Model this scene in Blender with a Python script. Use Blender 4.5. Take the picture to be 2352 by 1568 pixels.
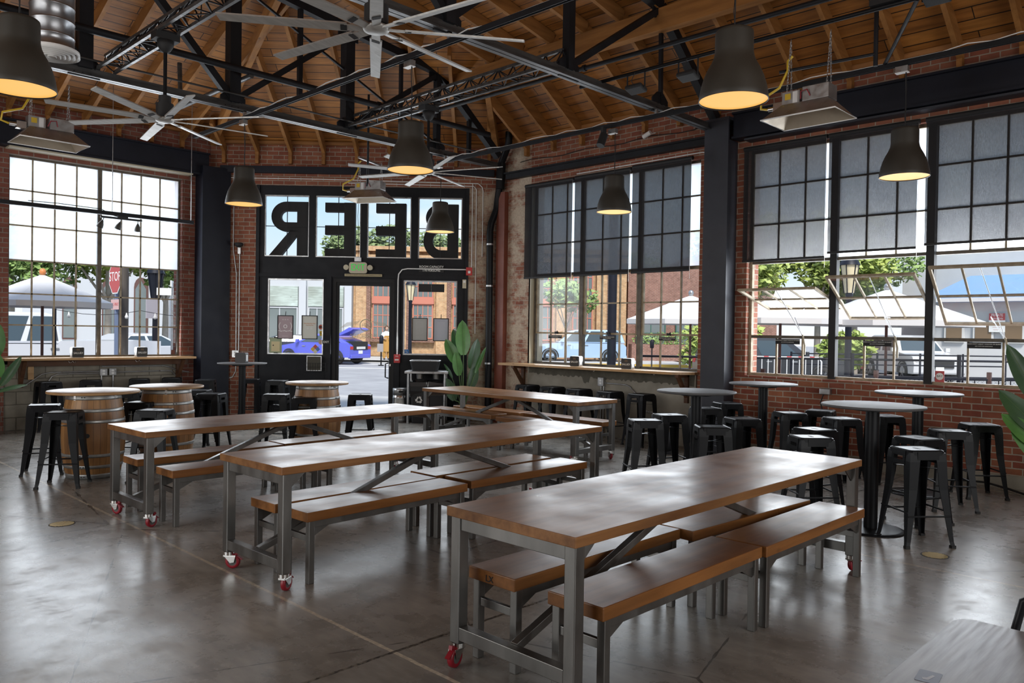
import bpy, math, random
from mathutils import Vector, Matrix, Euler
PI = math.pi
RND = random.Random(7)
SC = bpy.context.scene
COL = SC.collection
for o in list(bpy.data.objects):
    bpy.data.objects.remove(o, do_unlink=True)

# ------------------------------------------------------------------ camera
FPX, YAW, PIT, ROL, EYE = 1813.9, .79642, -.01202, -.01564, 1.64
fw = Vector((math.sin(YAW)*math.cos(PIT), math.cos(YAW)*math.cos(PIT), math.sin(PIT)))
rt = Vector((math.cos(YAW), -math.sin(YAW), 0))
dn = fw.cross(rt)
rt2 = math.cos(ROL)*rt + math.sin(ROL)*dn
dn2 = -math.sin(ROL)*rt + math.cos(ROL)*dn
cam = bpy.data.cameras.new('camera')
cam.sensor_width = 36.0
cam.lens = FPX/2352*36.0
cam.clip_start, cam.clip_end = .05, 400
camo = bpy.data.objects.new('camera', cam)
COL.objects.link(camo)
up = -dn2
camo.matrix_world = Matrix(((rt2.x, up.x, -fw.x, 0), (rt2.y, up.y, -fw.y, 0), (rt2.z, up.z, -fw.z, EYE), (0, 0, 0, 1)))
SC.camera = camo

# ------------------------------------------------------------------ exposure, sky, sun, daylight
SC.view_settings.view_transform = 'Standard'
SC.view_settings.look = 'None'
SC.view_settings.exposure = 0.92
SC.view_settings.gamma = 1.0
SC.view_settings.use_curve_mapping = False
SC.cycles.transparent_max_bounces = 24
SC.cycles.max_bounces = 9
SC.cycles.diffuse_bounces = 5
SC.cycles.sample_clamp_indirect = 6.0
SC.cycles.caustics_reflective = False
SC.cycles.caustics_refractive = False

def build_world():
    w = bpy.data.worlds.new('sky'); SC.world = w
    w.use_nodes = True
    nt = w.node_tree; nt.nodes.clear()
    N = nt.nodes.new; L = nt.links.new
    out = N('ShaderNodeOutputWorld'); bg = N('ShaderNodeBackground')
    tc = N('ShaderNodeTexCoord'); sx = N('ShaderNodeSeparateXYZ')
    L(tc.outputs['Generated'], sx.inputs[0])
    rp = N('ShaderNodeValToRGB')
    e = rp.color_ramp.elements
    e[0].position, e[0].color = 0.0, (.93, .96, 1.0, 1)
    e[1].position, e[1].color = .55, (.34, .55, .92, 1)
    m = e.new(.16); m.color = (.55, .80, 1.0, 1)
    L(sx.outputs['Z'], rp.inputs[0])
    mp = N('ShaderNodeMapping'); mp.inputs['Scale'].default_value = (1.3, 1.3, 5)
    L(tc.outputs['Generated'], mp.inputs[0])
    no = N('ShaderNodeTexNoise'); no.inputs['Scale'].default_value = 2.2; no.inputs['Detail'].default_value = 6
    L(mp.outputs[0], no.inputs['Vector'])
    cr = N('ShaderNodeValToRGB'); cr.color_ramp.elements[0].position = .47; cr.color_ramp.elements[1].position = .66
    L(no.outputs[0], cr.inputs[0])
    mx = N('ShaderNodeMixRGB'); mx.inputs[2].default_value = (1, 1, 1, 1)
    L(cr.outputs[0], mx.inputs[0]); L(rp.outputs[0], mx.inputs[1])
    L(mx.outputs[0], bg.inputs[0]); bg.inputs[1].default_value = .56
    L(bg.outputs[0], out.inputs[0])
build_world()

sun = bpy.data.lights.new('sun', 'SUN'); sun.energy = 2.7; sun.angle = math.radians(14); sun.color = (1, .97, .92)
suno = bpy.data.objects.new('sun', sun); COL.objects.link(suno)
suno.rotation_euler = Vector((.45, .62, -.95)).to_track_quat('-Z', 'Y').to_euler()

def area(name, loc, direction, w, h, power, color=(.9, .95, 1.0)):
    l = bpy.data.lights.new(name, 'AREA'); l.shape = 'RECTANGLE'; l.size, l.size_y = w, h
    l.energy = power; l.color = color
    o = bpy.data.objects.new(name, l); COL.objects.link(o)
    o.location = loc
    o.rotation_euler = Vector(direction).to_track_quat('-Z', 'Y').to_euler()
    return o
XR, YL, CX0, CY0 = 10.1, 14.0, 6.42, 14.0          # right wall plane, left wall plane, left corner of the entrance wall
R2 = 2**-.5
def DW(s, n, z):                                   # entrance wall: s along it, n out of the room
    return Vector((CX0 + (s + n)*R2, CY0 + (n - s)*R2, z))
def RW(s, n, z): return Vector((XR + n, 10.32 - s, z))
def LW(s, n, z): return Vector((s, YL + n, z))
# area lights boost daylight at the windows; rear fill added behind the camera
area('daylight_window_left', LW(4.58, -.06, 2.68), (0, -1, -.12), 2.6, 3.0, 62)
area('daylight_entrance_panes', DW(2.8, -.07, 1.86), (-1, -1, -.1), 3.4, 1.35, 32)
area('daylight_transom', DW(2.78, -.14, 3.5), (-1, -1, -.2), 3.5, 1.1, 22)
area('daylight_window_bar', RW(2.56, -.02, 1.85), (-1, 0, -.1), 3.2, 1.35, 42)
area('daylight_window_vents', RW(6.72, .78, 1.88), (-1, 0, -.04), 3.6, 1.6, 95)
area('rear_fill_light', Vector((2.6, -4.6, 2.3)), (.1, 1, .16), 8, 3.6, 150, (1, .96, .9))
area('rear_fill_light', Vector((-4.6, 6.5, 2.3)), (1, .1, .2), 8, 3.6, 150, (1, .96, .9))

# ------------------------------------------------------------------ mesh helpers
class MB:
    def __init__(s): s.v = []; s.f = []; s.s = []
    def add(s, vs, fs, smooth=False, M=None):
        b = len(s.v)
        s.v += [tuple(M @ Vector(v)) if M is not None else tuple(v) for v in vs]
        s.f += [tuple(b + i for i in f) for f in fs]; s.s += [smooth]*len(fs)
        return s
    def box(s, x0, x1, y0, y1, z0, z1, M=None):
        return s.add([(x0, y0, z0), (x1, y0, z0), (x1, y1, z0), (x0, y1, z0), (x0, y0, z1), (x1, y0, z1), (x1, y1, z1), (x0, y1, z1)],
                     [(0, 3, 2, 1), (4, 5, 6, 7), (0, 1, 5, 4), (1, 2, 6, 5), (2, 3, 7, 6), (3, 0, 4, 7)], False, M)
    def bar(s, p, q, w, h=None, w2=None, h2=None, up=(0, 0, 1)):
        p, q = Vector(p), Vector(q); h = h or w; w2 = w2 or w; h2 = h2 or h
        d = (q - p).normalized(); u = Vector(up)
        if abs(d.dot(u)) > .98: u = Vector((1, 0, 0)) if abs(d.x) < .9 else Vector((0, 1, 0))
        a = d.cross(u).normalized(); b = a.cross(d).normalized()
        vs = []
        for c, ww, hh in ((p, w, h), (q, w2, h2)):
            for sx, sy in ((-1, -1), (1, -1), (1, 1), (-1, 1)): vs.append(c + a*(sx*ww/2) + b*(sy*hh/2))
        return s.add(vs, [(0, 1, 2, 3), (7, 6, 5, 4), (4, 5, 1, 0), (5, 6, 2, 1), (6, 7, 3, 2), (7, 4, 0, 3)])
    def tube(s, pts, r, n=8, r2=None, closed=False):
        P = [Vector(p) for p in pts]; K = len(P); rings = []
        prev = None
        for i, c in enumerate(P):
            a = P[i-1] if (i or closed) else P[0]; b = P[(i+1) % K] if (i < K-1 or closed) else P[-1]
            d = (b - a).normalized() if (b - a).length > 1e-9 else Vector((0, 0, 1))
            if prev is None:
                u = Vector((0, 0, 1)) if abs(d.z) < .95 else Vector((1, 0, 0))
                x = d.cross(u).normalized()
            else:
                x = (prev - d*prev.dot(d)).normalized()
            prev = x; y = d.cross(x)
            rr = r if r2 is None else r + (r2 - r)*i/(K-1)
            rings.append([c + x*rr*math.cos(2*PI*k/n) + y*rr*math.sin(2*PI*k/n) for k in range(n)])
        vs = [v for rg in rings for v in rg]; fs = []
        for i in range(K if closed else K-1):
            j = (i+1) % K
            for k in range(n): fs.append((i*n+k, i*n+(k+1) % n, j*n+(k+1) % n, j*n+k))
        s.add(vs, fs, True)
        if not closed:
            s.add(rings[0], [tuple(range(n-1, -1, -1))]); s.add(rings[-1], [tuple(range(n))])
        return s
    def lathe(s, prof, n=24, c=(0, 0, 0), smooth=True, M=None, a0=0, a1=2*PI):
        full = abs(a1 - a0 - 2*PI) < 1e-6; m = n if full else n+1
        vs, fs = [], []
        for r, z in prof:
            for k in range(m):
                t = a0 + (a1 - a0)*k/n; vs.append((c[0] + r*math.cos(t), c[1] + r*math.sin(t), c[2] + z))
        for i in range(len(prof)-1):
            for k in range(n if full else n):
                k2 = (k+1) % m; fs.append((i*m+k, i*m+k2, (i+1)*m+k2, (i+1)*m+k))
        return s.add(vs, fs, smooth, M)
    def cyl(s, c, r, z0, z1, n=16, r2=None, M=None):
        r2 = r if r2 is None else r2
        s.lathe([(r, z0), (r2, z1)], n, c, True, M)
        a = [(c[0]+r*math.cos(2*PI*k/n), c[1]+r*math.sin(2*PI*k/n), c[2]+z0) for k in range(n)]
        b = [(c[0]+r2*math.cos(2*PI*k/n), c[1]+r2*math.sin(2*PI*k/n), c[2]+z1) for k in range(n)]
        s.add(a, [tuple(range(n-1, -1, -1))], False, M); return s.add(b, [tuple(range(n))], False, M)
    def prism(s, poly, t0, t1, M=None, smooth=False):            # polygon in local xy, extruded along z
        n = len(poly)
        vs = [(x, y, t0) for x, y in poly] + [(x, y, t1) for x, y in poly]
        s.add(vs, [tuple(range(n-1, -1, -1)), tuple(range(n, 2*n))], False, M)
        return s.add(vs, [(k, (k+1) % n, n+(k+1) % n, n+k) for k in range(n)], smooth, M)
    def ell(s, c, rx, ry, rz, n=12, m=8, M=None):
        vs = [(c[0], c[1], c[2]-rz)]; fs = []
        for i in range(1, m):
            p = -PI/2 + PI*i/m
            for k in range(n):
                t = 2*PI*k/n; vs.append((c[0]+rx*math.cos(p)*math.cos(t), c[1]+ry*math.cos(p)*math.sin(t), c[2]+rz*math.sin(p)))
        vs.append((c[0], c[1], c[2]+rz))
        for k in range(n): fs.append((0, 1+(k+1) % n, 1+k)); fs.append((len(vs)-1, 1+(m-2)*n+k, 1+(m-2)*n+(k+1) % n))
        for i in range(m-2):
            for k in range(n): a = 1+i*n; fs.append((a+k, a+(k+1) % n, a+n+(k+1) % n, a+n+k))
        return s.add(vs, fs, True, M)
def rrect(x0, x1, y0, y1, r, n=4):
    out = []
    for cx, cy, a in ((x1-r, y1-r, 0), (x0+r, y1-r, PI/2), (x0+r, y0+r, PI), (x1-r, y0+r, 1.5*PI)):
        for k in range(n+1): out.append((cx + r*math.cos(a + PI/2*k/n), cy + r*math.sin(a + PI/2*k/n)))
    return out
XZ = Matrix(((1, 0, 0, 0), (0, 0, -1, 0), (0, 1, 0, 0), (0, 0, 0, 1)))   # prism helper: local xy -> world xz, extrusion towards -y
def obj(name, mb, mat, parent=None, loc=None, rz=0, bevel=0, label=None):
    me = bpy.data.meshes.new(name)
    me.from_pydata(mb.v, [], mb.f)
    me.polygons.foreach_set('use_smooth', mb.s)
    for m in (mat if isinstance(mat, (list, tuple)) else [mat]): me.materials.append(m)
    me.validate(); me.update()
    o = bpy.data.objects.new(name, me); COL.objects.link(o)
    if parent is not None: o.parent = parent
    if loc is not None: o.location = loc
    if rz: o.rotation_euler = (0, 0, rz)
    if bevel:
        b = o.modifiers.new('edge', 'BEVEL'); b.width = bevel; b.segments = 2; b.limit_method = 'ANGLE'; b.angle_limit = math.radians(40)
    if label: o['label'] = label
    return o
def tag(o, label, cat, group=None, kind=None):
    o['label'] = label; o['category'] = cat
    if group: o['group'] = group
    if kind: o['kind'] = kind
    return o
def thing(name, label, cat, loc=(0, 0, 0), rz=0, group=None):
    o = bpy.data.objects.new(name, None); COL.objects.link(o)
    o.location = loc; o.rotation_euler = (0, 0, rz); o.empty_display_size = .1
    return tag(o, label, cat, group)
def struct(name, mb, mat, loc=(0, 0, 0), rz=0, parent=None, bevel=0):
    o = obj(name, mb, mat, parent, loc, rz, bevel)
    if parent is None: o['kind'] = 'structure'
    return o
def kids(o): return [c for c in bpy.data.objects if c.parent == o]
def dup(root, loc, rz, label=None, group=None):
    def cp(o, par):
        c = o.copy(); COL.objects.link(c)
        if par is not None: c.parent = par
        for ch in kids(o): cp(ch, c)
        return c
    r = cp(root, None); r.location = loc; r.rotation_euler = (0, 0, rz)
    if label: r['label'] = label
    if group: r['group'] = group
    return r
def text(name, body, size, mat, parent, loc, rot=(PI/2, 0, 0), ext=.001, align='CENTER', sx=1.0):
    c = bpy.data.curves.new(name, 'FONT'); c.body = body; c.size = size; c.extrude = ext
    c.align_x = align; c.align_y = 'CENTER'; c.materials.append(mat); c.resolution_u = 3
    o = bpy.data.objects.new(name, c); COL.objects.link(o)
    bpy.context.view_layer.update()
    me = bpy.data.meshes.new_from_object(o.evaluated_get(bpy.context.evaluated_depsgraph_get()))
    bpy.data.objects.remove(o); me.transform(Matrix.Translation(loc) @ Euler(rot).to_matrix().to_4x4() @ Matrix.Diagonal((sx, 1, 1, 1)))
    o = bpy.data.objects.new(name, me); COL.objects.link(o); o.parent = parent
    return o

# ------------------------------------------------------------------ materials
def mk(name):
    m = bpy.data.materials.new(name); m.use_nodes = True
    nt = m.node_tree; b = nt.nodes['Principled BSDF']
    return m, nt, b
def mat(name, col, rough=.5, metal=0, spec=.5, emit=None, estr=0, coat=0):
    m, nt, b = mk(name)
    b.inputs['Base Color'].default_value = (*col, 1); b.inputs['Roughness'].default_value = rough
    b.inputs['Metallic'].default_value = metal; b.inputs['Specular IOR Level'].default_value = spec
    if coat: b.inputs['Coat Weight'].default_value = coat; b.inputs['Coat Roughness'].default_value = .12
    if emit: b.inputs['Emission Color'].default_value = (*emit, 1); b.inputs['Emission Strength'].default_value = estr
    return m
def nodes(nt):
    N = nt.nodes.new; L = nt.links.new
    def noise(vec, scale, detail=4, rough=.5):
        n = N('ShaderNodeTexNoise'); n.inputs['Scale'].default_value = scale; n.inputs['Detail'].default_value = detail; n.inputs['Roughness'].default_value = rough
        if vec is not None: L(vec, n.inputs['Vector'])
        return n.outputs[0]
    def ramp(fac, *stops):
        r = N('ShaderNodeValToRGB'); e = r.color_ramp.elements
        while len(e) > len(stops): e.remove(e[-1])
        while len(e) < len(stops): e.new(.5)
        for k, (p, c) in enumerate(stops): e[k].position = p; e[k].color = (*c, 1) if len(c) == 3 else c
        L(fac, r.inputs[0]); return r.outputs[0]
    def mix(fac, a, b, mode='MIX'):
        x = N('ShaderNodeMixRGB'); x.blend_type = mode
        for i, v in ((0, fac), (1, a), (2, b)):
            if isinstance(v, (int, float)): x.inputs[i].default_value = v
            elif isinstance(v, tuple): x.inputs[i].default_value = (*v, 1)
            else: L(v, x.inputs[i])
        return x.outputs[0]
    def math_(op, a, b=0.0, c=0.0):
        x = N('ShaderNodeMath'); x.operation = op
        for i, v in enumerate((a, b, c)):
            if isinstance(v, (int, float)): x.inputs[i].default_value = v
            else: L(v, x.inputs[i])
        return x.outputs[0]
    def mapping(vec, scale=(1, 1, 1), rot=(0, 0, 0), loc=(0, 0, 0)):
        x = N('ShaderNodeMapping'); x.inputs['Scale'].default_value = scale; x.inputs['Rotation'].default_value = rot; x.inputs['Location'].default_value = loc
        L(vec, x.inputs[0]); return x.outputs[0]
    def bump(h, strength=.3, dist=.01):
        x = N('ShaderNodeBump'); x.inputs['Strength'].default_value = strength; x.inputs['Distance'].default_value = dist
        L(h, x.inputs['Height']); return x.outputs[0]
    def co(): return N('ShaderNodeTexCoord').outputs['Object']
    return N, L, noise, ramp, mix, math_, mapping, bump, co
def brick_mat(name, c1, c2, mortar, white=.0, row=.076, width=.205, wcol=(.5, .46, .4), planar=True, scale_n=1.6):
    m, nt, b = mk(name); N, L, noise, ramp, mix, math_, mapping, bump, co = nodes(nt)
    c = co(); sp = N('ShaderNodeSeparateXYZ'); L(c, sp.inputs[0])
    cb = N('ShaderNodeCombineXYZ'); L(math_('ADD', sp.outputs[0], sp.outputs[1]), cb.inputs[0]); L(sp.outputs[2], cb.inputs[1])
    wob = noise(c, 9, 2); cbv = N('ShaderNodeVectorMath'); cbv.operation = 'ADD'; L(cb.outputs[0], cbv.inputs[0])
    sc = N('ShaderNodeVectorMath'); sc.operation = 'SCALE'; sc.inputs['Scale'].default_value = .012
    wn = N('ShaderNodeTexNoise'); wn.inputs['Scale'].default_value = 7; L(c, wn.inputs['Vector'])
    L(wn.outputs[1], sc.inputs[0]); L(sc.outputs[0], cbv.inputs[1])
    br = N('ShaderNodeTexBrick'); br.offset = .5
    br.inputs['Color1'].default_value = (*c1, 1); br.inputs['Color2'].default_value = (*c2, 1); br.inputs['Mortar'].default_value = (*mortar, 1)
    for k, v in (('Scale', 1), ('Mortar Size', .0075), ('Mortar Smooth', .25), ('Brick Width', width), ('Row Height', row), ('Bias', -.1)): br.inputs[k].default_value = v
    L(cbv.outputs[0], br.inputs['Vector'])
    col = mix(.55, br.outputs[0], ramp(noise(c, 5, 5), (.3, (.35, .35, .35)), (.75, (1, 1, 1))), 'MULTIPLY')
    if white > 0:
        wmask = ramp(noise(mapping(c, (1, 1, 1.3)), scale_n, 8, .72), (1 - white - .06, (0, 0, 0)), (1 - white + .06, (1, 1, 1)))
        col = mix(wmask, col, mix(.5, wcol, ramp(noise(c, 30, 3), (.3, (.5, .5, .5)), (.7, (1, 1, 1))), 'MULTIPLY'))
    L(col, b.inputs['Base Color']); b.inputs['Roughness'].default_value = .9
    L(bump(math_('SUBTRACT', noise(c, 22, 4), br.outputs[1]), .55, .012), b.inputs['Normal'])
    return m
def wood_mat(name, dark, light, rough=.3, axis='X', knots=True, coat=0, sc=1.0):
    m, nt, b = mk(name); N, L, noise, ramp, mix, math_, mapping, bump, co = nodes(nt)
    oi = N('ShaderNodeObjectInfo')
    va = N('ShaderNodeVectorMath'); va.operation = 'ADD'; L(co(), va.inputs[0])
    cm = N('ShaderNodeCombineXYZ')
    for k in range(3): L(math_('MULTIPLY', oi.outputs['Random'], 37.0 + 11*k), cm.inputs[k])
    L(cm.outputs[0], va.inputs[1]); v = va.outputs[0]
    s = {'X': (.55, 7, 7), 'Y': (7, .55, 7), 'Z': (7, 7, .55)}[axis]
    g = noise(mapping(v, tuple(k*sc for k in s)), 1.6, 7, .62)
    big = noise(mapping(v, tuple(.5 + .1*k for k in s)), .9, 3)
    col = ramp(g, (.28, dark), (.5, tuple((a+b_)/2 for a, b_ in zip(dark, light))), (.72, light))
    col = mix(.6, col, ramp(big, (.3, (.45, .42, .38)), (.7, (1.15, 1.1, 1.05))), 'MULTIPLY')
    if knots:
        vo = N('ShaderNodeTexVoronoi'); vo.inputs['Scale'].default_value = 2.4; L(mapping(v, {'X': (.7, 1.6, 1.6), 'Y': (1.6, .7, 1.6), 'Z': (1.6, 1.6, .7)}[axis]), vo.inputs['Vector'])
        col = mix(ramp(vo.outputs[0], (.0, (1, 1, 1)), (.075, (0, 0, 0))), col, tuple(k*.25 for k in dark))
    L(col, b.inputs['Base Color'])
    b.inputs['Specular IOR Level'].default_value = .34
    L(ramp(noise(v, 3, 4), (.3, (rough*.8,)*3), (.7, (rough*1.35,)*3)), b.inputs['Roughness'])
    if coat: b.inputs['Coat Weight'].default_value = coat; b.inputs['Coat Roughness'].default_value = .14
    L(bump(g, .12, .004), b.inputs['Normal'])
    return m
def plank_mat(name, c1, c2, row=.14, width=2.6, rough=.62):
    m, nt, b = mk(name); N, L, noise, ramp, mix, math_, mapping, bump, co = nodes(nt)
    c = co()
    br = N('ShaderNodeTexBrick'); br.offset = .37; br.offset_frequency = 2
    br.inputs['Color1'].default_value = (*c1, 1); br.inputs['Color2'].default_value = (*c2, 1); br.inputs['Mortar'].default_value = (.012, .006, .003, 1)
    for k, v in (('Scale', 1), ('Mortar Size', .0055), ('Mortar Smooth', .1), ('Brick Width', width), ('Row Height', row)): br.inputs[k].default_value = v
    L(c, br.inputs['Vector'])
    g = noise(mapping(c, (.7, 9, 9)), 2.2, 6, .6)
    col = mix(.8, br.outputs[0], ramp(g, (.3, (.5, .46, .42)), (.7, (1.2, 1.15, 1.1))), 'MULTIPLY')
    col = mix(.7, col, ramp(noise(c, .8, 5), (.32, (.5, .46, .4)), (.68, (1.2, 1.2, 1.2))), 'MULTIPLY')
    vo = N('ShaderNodeTexVoronoi'); vo.inputs['Scale'].default_value = 2.0; L(mapping(c, (.6, 1.4, 1)), vo.inputs['Vector'])
    col = mix(ramp(vo.outputs[0], (0, (1, 1, 1)), (.06, (0, 0, 0))), col, (.05, .02, .008))
    L(col, b.inputs['Base Color']); b.inputs['Roughness'].default_value = rough
    L(bump(br.outputs[1], -.5, .006), b.inputs['Normal'])
    return m
def noisy(name, c1, c2, scale=4, rough=(.4, .6), metal=0, stretch=(1, 1, 1), bumps=0, spec=.5, detail=5):
    m, nt, b = mk(name); N, L, noise, ramp, mix, math_, mapping, bump, co = nodes(nt)
    v = mapping(co(), stretch); n = noise(v, scale, detail, .6)
    L(ramp(n, (.3, c1), (.7, c2)), b.inputs['Base Color']); b.inputs['Metallic'].default_value = metal; b.inputs['Specular IOR Level'].default_value = spec
    L(ramp(noise(v, scale*1.7, 3), (.3, (rough[0],)*3), (.7, (rough[1],)*3)), b.inputs['Roughness'])
    if bumps: L(bump(n, bumps, .01), b.inputs['Normal'])
    return m
def floor_mat():
    m, nt, b = mk('polished_concrete'); N, L, noise, ramp, mix, math_, mapping, bump, co = nodes(nt)
    c = co(); sp = N('ShaderNodeSeparateXYZ'); L(c, sp.inputs[0])
    n1 = noise(c, .55, 6, .62); n2 = noise(c, 3.1, 8, .68); n3 = noise(mapping(c, (3, .8, 1), (0, 0, .5)), 6, 5, .6)
    col = ramp(n1, (.3, (.16, .147, .127)), (.5, (.27, .255, .228)), (.72, (.40, .385, .355)))
    col = mix(.55, col, ramp(n2, (.22, (.52, .5, .48)), (.5, (.95, .95, .95)), (.8, (1.35, 1.35, 1.33))), 'MULTIPLY')
    col = mix(.5, col, ramp(n3, (.3, (.55, .55, .55)), (.7, (1.25, 1.25, 1.25))), 'MULTIPLY')
    wob = math_('MULTIPLY', math_('SUBTRACT', noise(c, 14, 3), .5), .012)
    def line(ax, off, w):
        d = math_('PINGPONG', math_('ADD', math_('ADD', sp.outputs[ax], wob), 36.6 - off), 1.83)
        return math_('LESS_THAN', d, w)
    lx = line(0, 2.46, .012); ly = line(1, 3.215, .011)
    dots = ramp(noise(c, 38, 3), (.42, (.05, .045, .04)), (.6, (.42, .38, .3)))
    col = mix(lx, col, mix(.65, dots, (.62, .55, .43))); col = mix(ly, col, mix(.65, dots, (.02, .018, .016)))
    vo = N('ShaderNodeTexVoronoi'); vo.feature = 'DISTANCE_TO_EDGE'; vo.inputs['Scale'].default_value = .42
    L(mapping(c, (1, 1, 1), (0, 0, .4), (.3, .1, 0)), vo.inputs['Vector'])
    crk = math_('LESS_THAN', math_('ADD', vo.outputs[0], math_('MULTIPLY', noise(c, 5, 4), .02)), .0115)
    col = mix(math_('MULTIPLY', crk, .75), col, (.05, .045, .04))
    sp2 = N('ShaderNodeTexVoronoi'); sp2.inputs['Scale'].default_value = 2.3; L(c, sp2.inputs['Vector'])
    col = mix(math_('LESS_THAN', sp2.outputs[0], .022), col, (.012, .01, .008))
    L(col, b.inputs['Base Color'])
    L(ramp(n2, (.25, (.2,)*3), (.55, (.30,)*3), (.75, (.46,)*3)), b.inputs['Roughness'])
    b.inputs['Specular IOR Level'].default_value = .36
    L(bump(n2, .05, .01), b.inputs['Normal'])
    return m
def glass_mat(name, tint=(1, 1, 1), refl=.06):
    m, nt, b = mk(name); N, L, noise, ramp, mix, math_, mapping, bump, co = nodes(nt)
    nt.nodes.remove(b); out = [n for n in nt.nodes if n.type == 'OUTPUT_MATERIAL'][0]
    t = N('ShaderNodeBsdfTransparent'); t.inputs[0].default_value = (*tint, 1)
    g = N('ShaderNodeBsdfGlossy'); g.inputs['Roughness'].default_value = .02
    lw = N('ShaderNodeLayerWeight'); lw.inputs[0].default_value = .25
    x = N('ShaderNodeMixShader'); L(math_('MULTIPLY', lw.outputs[1], refl*4), x.inputs[0]); L(t.outputs[0], x.inputs[1]); L(g.outputs[0], x.inputs[2])
    L(x.outputs[0], out.inputs[0]); return m
def frost_mat(name, trans, clear, col=(1, 1, 1), speck=True):
    m, nt, b = mk(name); N, L, noise, ramp, mix, math_, mapping, bump, co = nodes(nt)
    nt.nodes.remove(b); out = [n for n in nt.nodes if n.type == 'OUTPUT_MATERIAL'][0]
    t = N('ShaderNodeBsdfTransparent'); t.inputs[0].default_value = (clear, clear, clear, 1)
    g = N('ShaderNodeBsdfTranslucent')
    L(mix(.25, tuple(trans*k for k in col), ramp(noise(co(), 6, 4), (.3, (.75, .75, .78)), (.6, (1, 1, 1))), 'MULTIPLY'), g.inputs[0])
    x = N('ShaderNodeAddShader'); L(t.outputs[0], x.inputs[0]); L(g.outputs[0], x.inputs[1])
    L(x.outputs[0], out.inputs[0]); return m
def shade_mat():
    m, nt, b = mk('screen_fabric'); N, L, noise, ramp, mix, math_, mapping, bump, co = nodes(nt)
    nt.nodes.remove(b); out = [n for n in nt.nodes if n.type == 'OUTPUT_MATERIAL'][0]
    v = co()
    w = noise(mapping(v, (70, 1, 5)), 5, 5, .7)
    t = N('ShaderNodeBsdfTransparent'); L(ramp(w, (.3, (.21,)*3), (.7, (.31,)*3)), t.inputs[0])
    d = N('ShaderNodeBsdfDiffuse'); d.inputs[0].default_value = (.028, .028, .03, 1)
    x = N('ShaderNodeAddShader'); L(t.outputs[0], x.inputs[0]); L(d.outputs[0], x.inputs[1])
    L(x.outputs[0], out.inputs[0]); return m

M = {}
M['brick'] = brick_mat('red_brick', (.27, .085, .05), (.38, .15, .085), (.40, .33, .26), .24)
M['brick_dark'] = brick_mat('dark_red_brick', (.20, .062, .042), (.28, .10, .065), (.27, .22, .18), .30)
M['brick_white'] = brick_mat('whitewashed_brick', (.27, .09, .055), (.36, .15, .09), (.36, .30, .24), .52, wcol=(.52, .42, .32), scale_n=2.6)
M['brick_low'] = brick_mat('repointed_brick', (.27, .075, .045), (.40, .15, .075), (.46, .39, .31), .10)
M['concrete'] = noisy('cast_concrete', (.20, .18, .145), (.33, .30, .245), 2.2, (.8, .95), bumps=.2)
M['block'] = brick_mat('concrete_block', (.25, .225, .18), (.31, .28, .225), (.13, .115, .09), .0, .2, .4)
M['planks'] = plank_mat('roof_planks', (.47, .205, .046), (.32, .128, .028))
M['rafter'] = wood_mat('rafter_timber', (.22, .095, .026), (.42, .195, .058), .6, 'Y')
M['rafter_x'] = wood_mat('rafter_timber_along', (.24, .105, .033), (.44, .21, .075), .6, 'X')
M['floor'] = floor_mat()
M['top'] = wood_mat('varnished_table_wood', (.13, .052, .018), (.35, .172, .066), .34, 'X', coat=.05)
M['bench'] = wood_mat('varnished_bench_wood', (.13, .05, .014), (.33, .14, .042), .34, 'X', coat=.05)
M['ply'] = wood_mat('pale_counter_wood', (.38, .22, .1), (.66, .43, .22), .3, 'X', coat=.3)
M['darkwood'] = wood_mat('brown_stained_wood', (.06, .025, .012), (.13, .06, .03), .5, 'X', knots=False)
M['steel'] = noisy('raw_steel', (.15, .147, .14), (.25, .243, .232), 5, (.3, .48), .9, (1, 1, .3))
M['galv'] = noisy('galvanized_steel', (.36, .365, .37), (.52, .525, .53), 8, (.25, .42), .85)
M['chrome'] = mat('bright_zinc', (.75, .74, .72), .22, 1)
M['black'] = mat('black_gloss_metal', (.009, .0095, .011), .38, 0, .16)
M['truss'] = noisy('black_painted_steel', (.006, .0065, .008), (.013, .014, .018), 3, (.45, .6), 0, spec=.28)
M['beam'] = noisy('navy_black_steel', (.0045, .0055, .011), (.009, .011, .02), 2, (.45, .6), 0, spec=.3)
M['colgrey'] = noisy('column_paint', (.02, .022, .03), (.035, .038, .05), 2, (.4, .55), .1)
M['blackwood'] = noisy('black_paint', (.006, .0065, .009), (.012, .013, .016), 3, (.5, .65), spec=.25)
M['matte'] = mat('matte_black', (.012, .012, .013), .7)
M['rubber'] = mat('rubber', (.018, .018, .018), .8)
M['lampblack'] = noisy('lamp_enamel', (.030, .028, .023), (.042, .038, .031), 3, (.45, .6))
M['lampglow'] = mat('amber_diffuser', (.5, .3, .1), .6, emit=(1.0, .50, .115), estr=.50)
M['fan'] = noisy('brushed_fan_aluminium', (.34, .335, .32), (.46, .455, .44), 5, (.4, .55), .5, (1, 6, 1))
M['htop'] = noisy('grey_table_laminate', (.085, .085, .088), (.115, .115, .118), 3, (.55, .62), 0, spec=.25)
M['fgtop'] = noisy('brushed_grey_top', (.22, .225, .235), (.34, .345, .355), 3, (.28, .44), .25, (1, 14, 1))
M['barrel'] = None
M['muntin'] = noisy('old_cream_paint', (.23, .18, .115), (.44, .37, .26), 9, (.6, .8))
M['muntin_dark'] = noisy('brown_window_steel', (.06, .05, .04), (.15, .125, .09), 9, (.5, .7))
M['glass'] = glass_mat('window_glass')
M['frost'] = frost_mat('milky_glass', .98, .72)
M['frost2'] = frost_mat('ribbed_glass', .8, .7)
M['shade'] = shade_mat()
M['white'] = mat('white_plastic', (.75, .75, .74), .4)
M['cream'] = mat('cream_plastic', (.50, .45, .33), .45)
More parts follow.
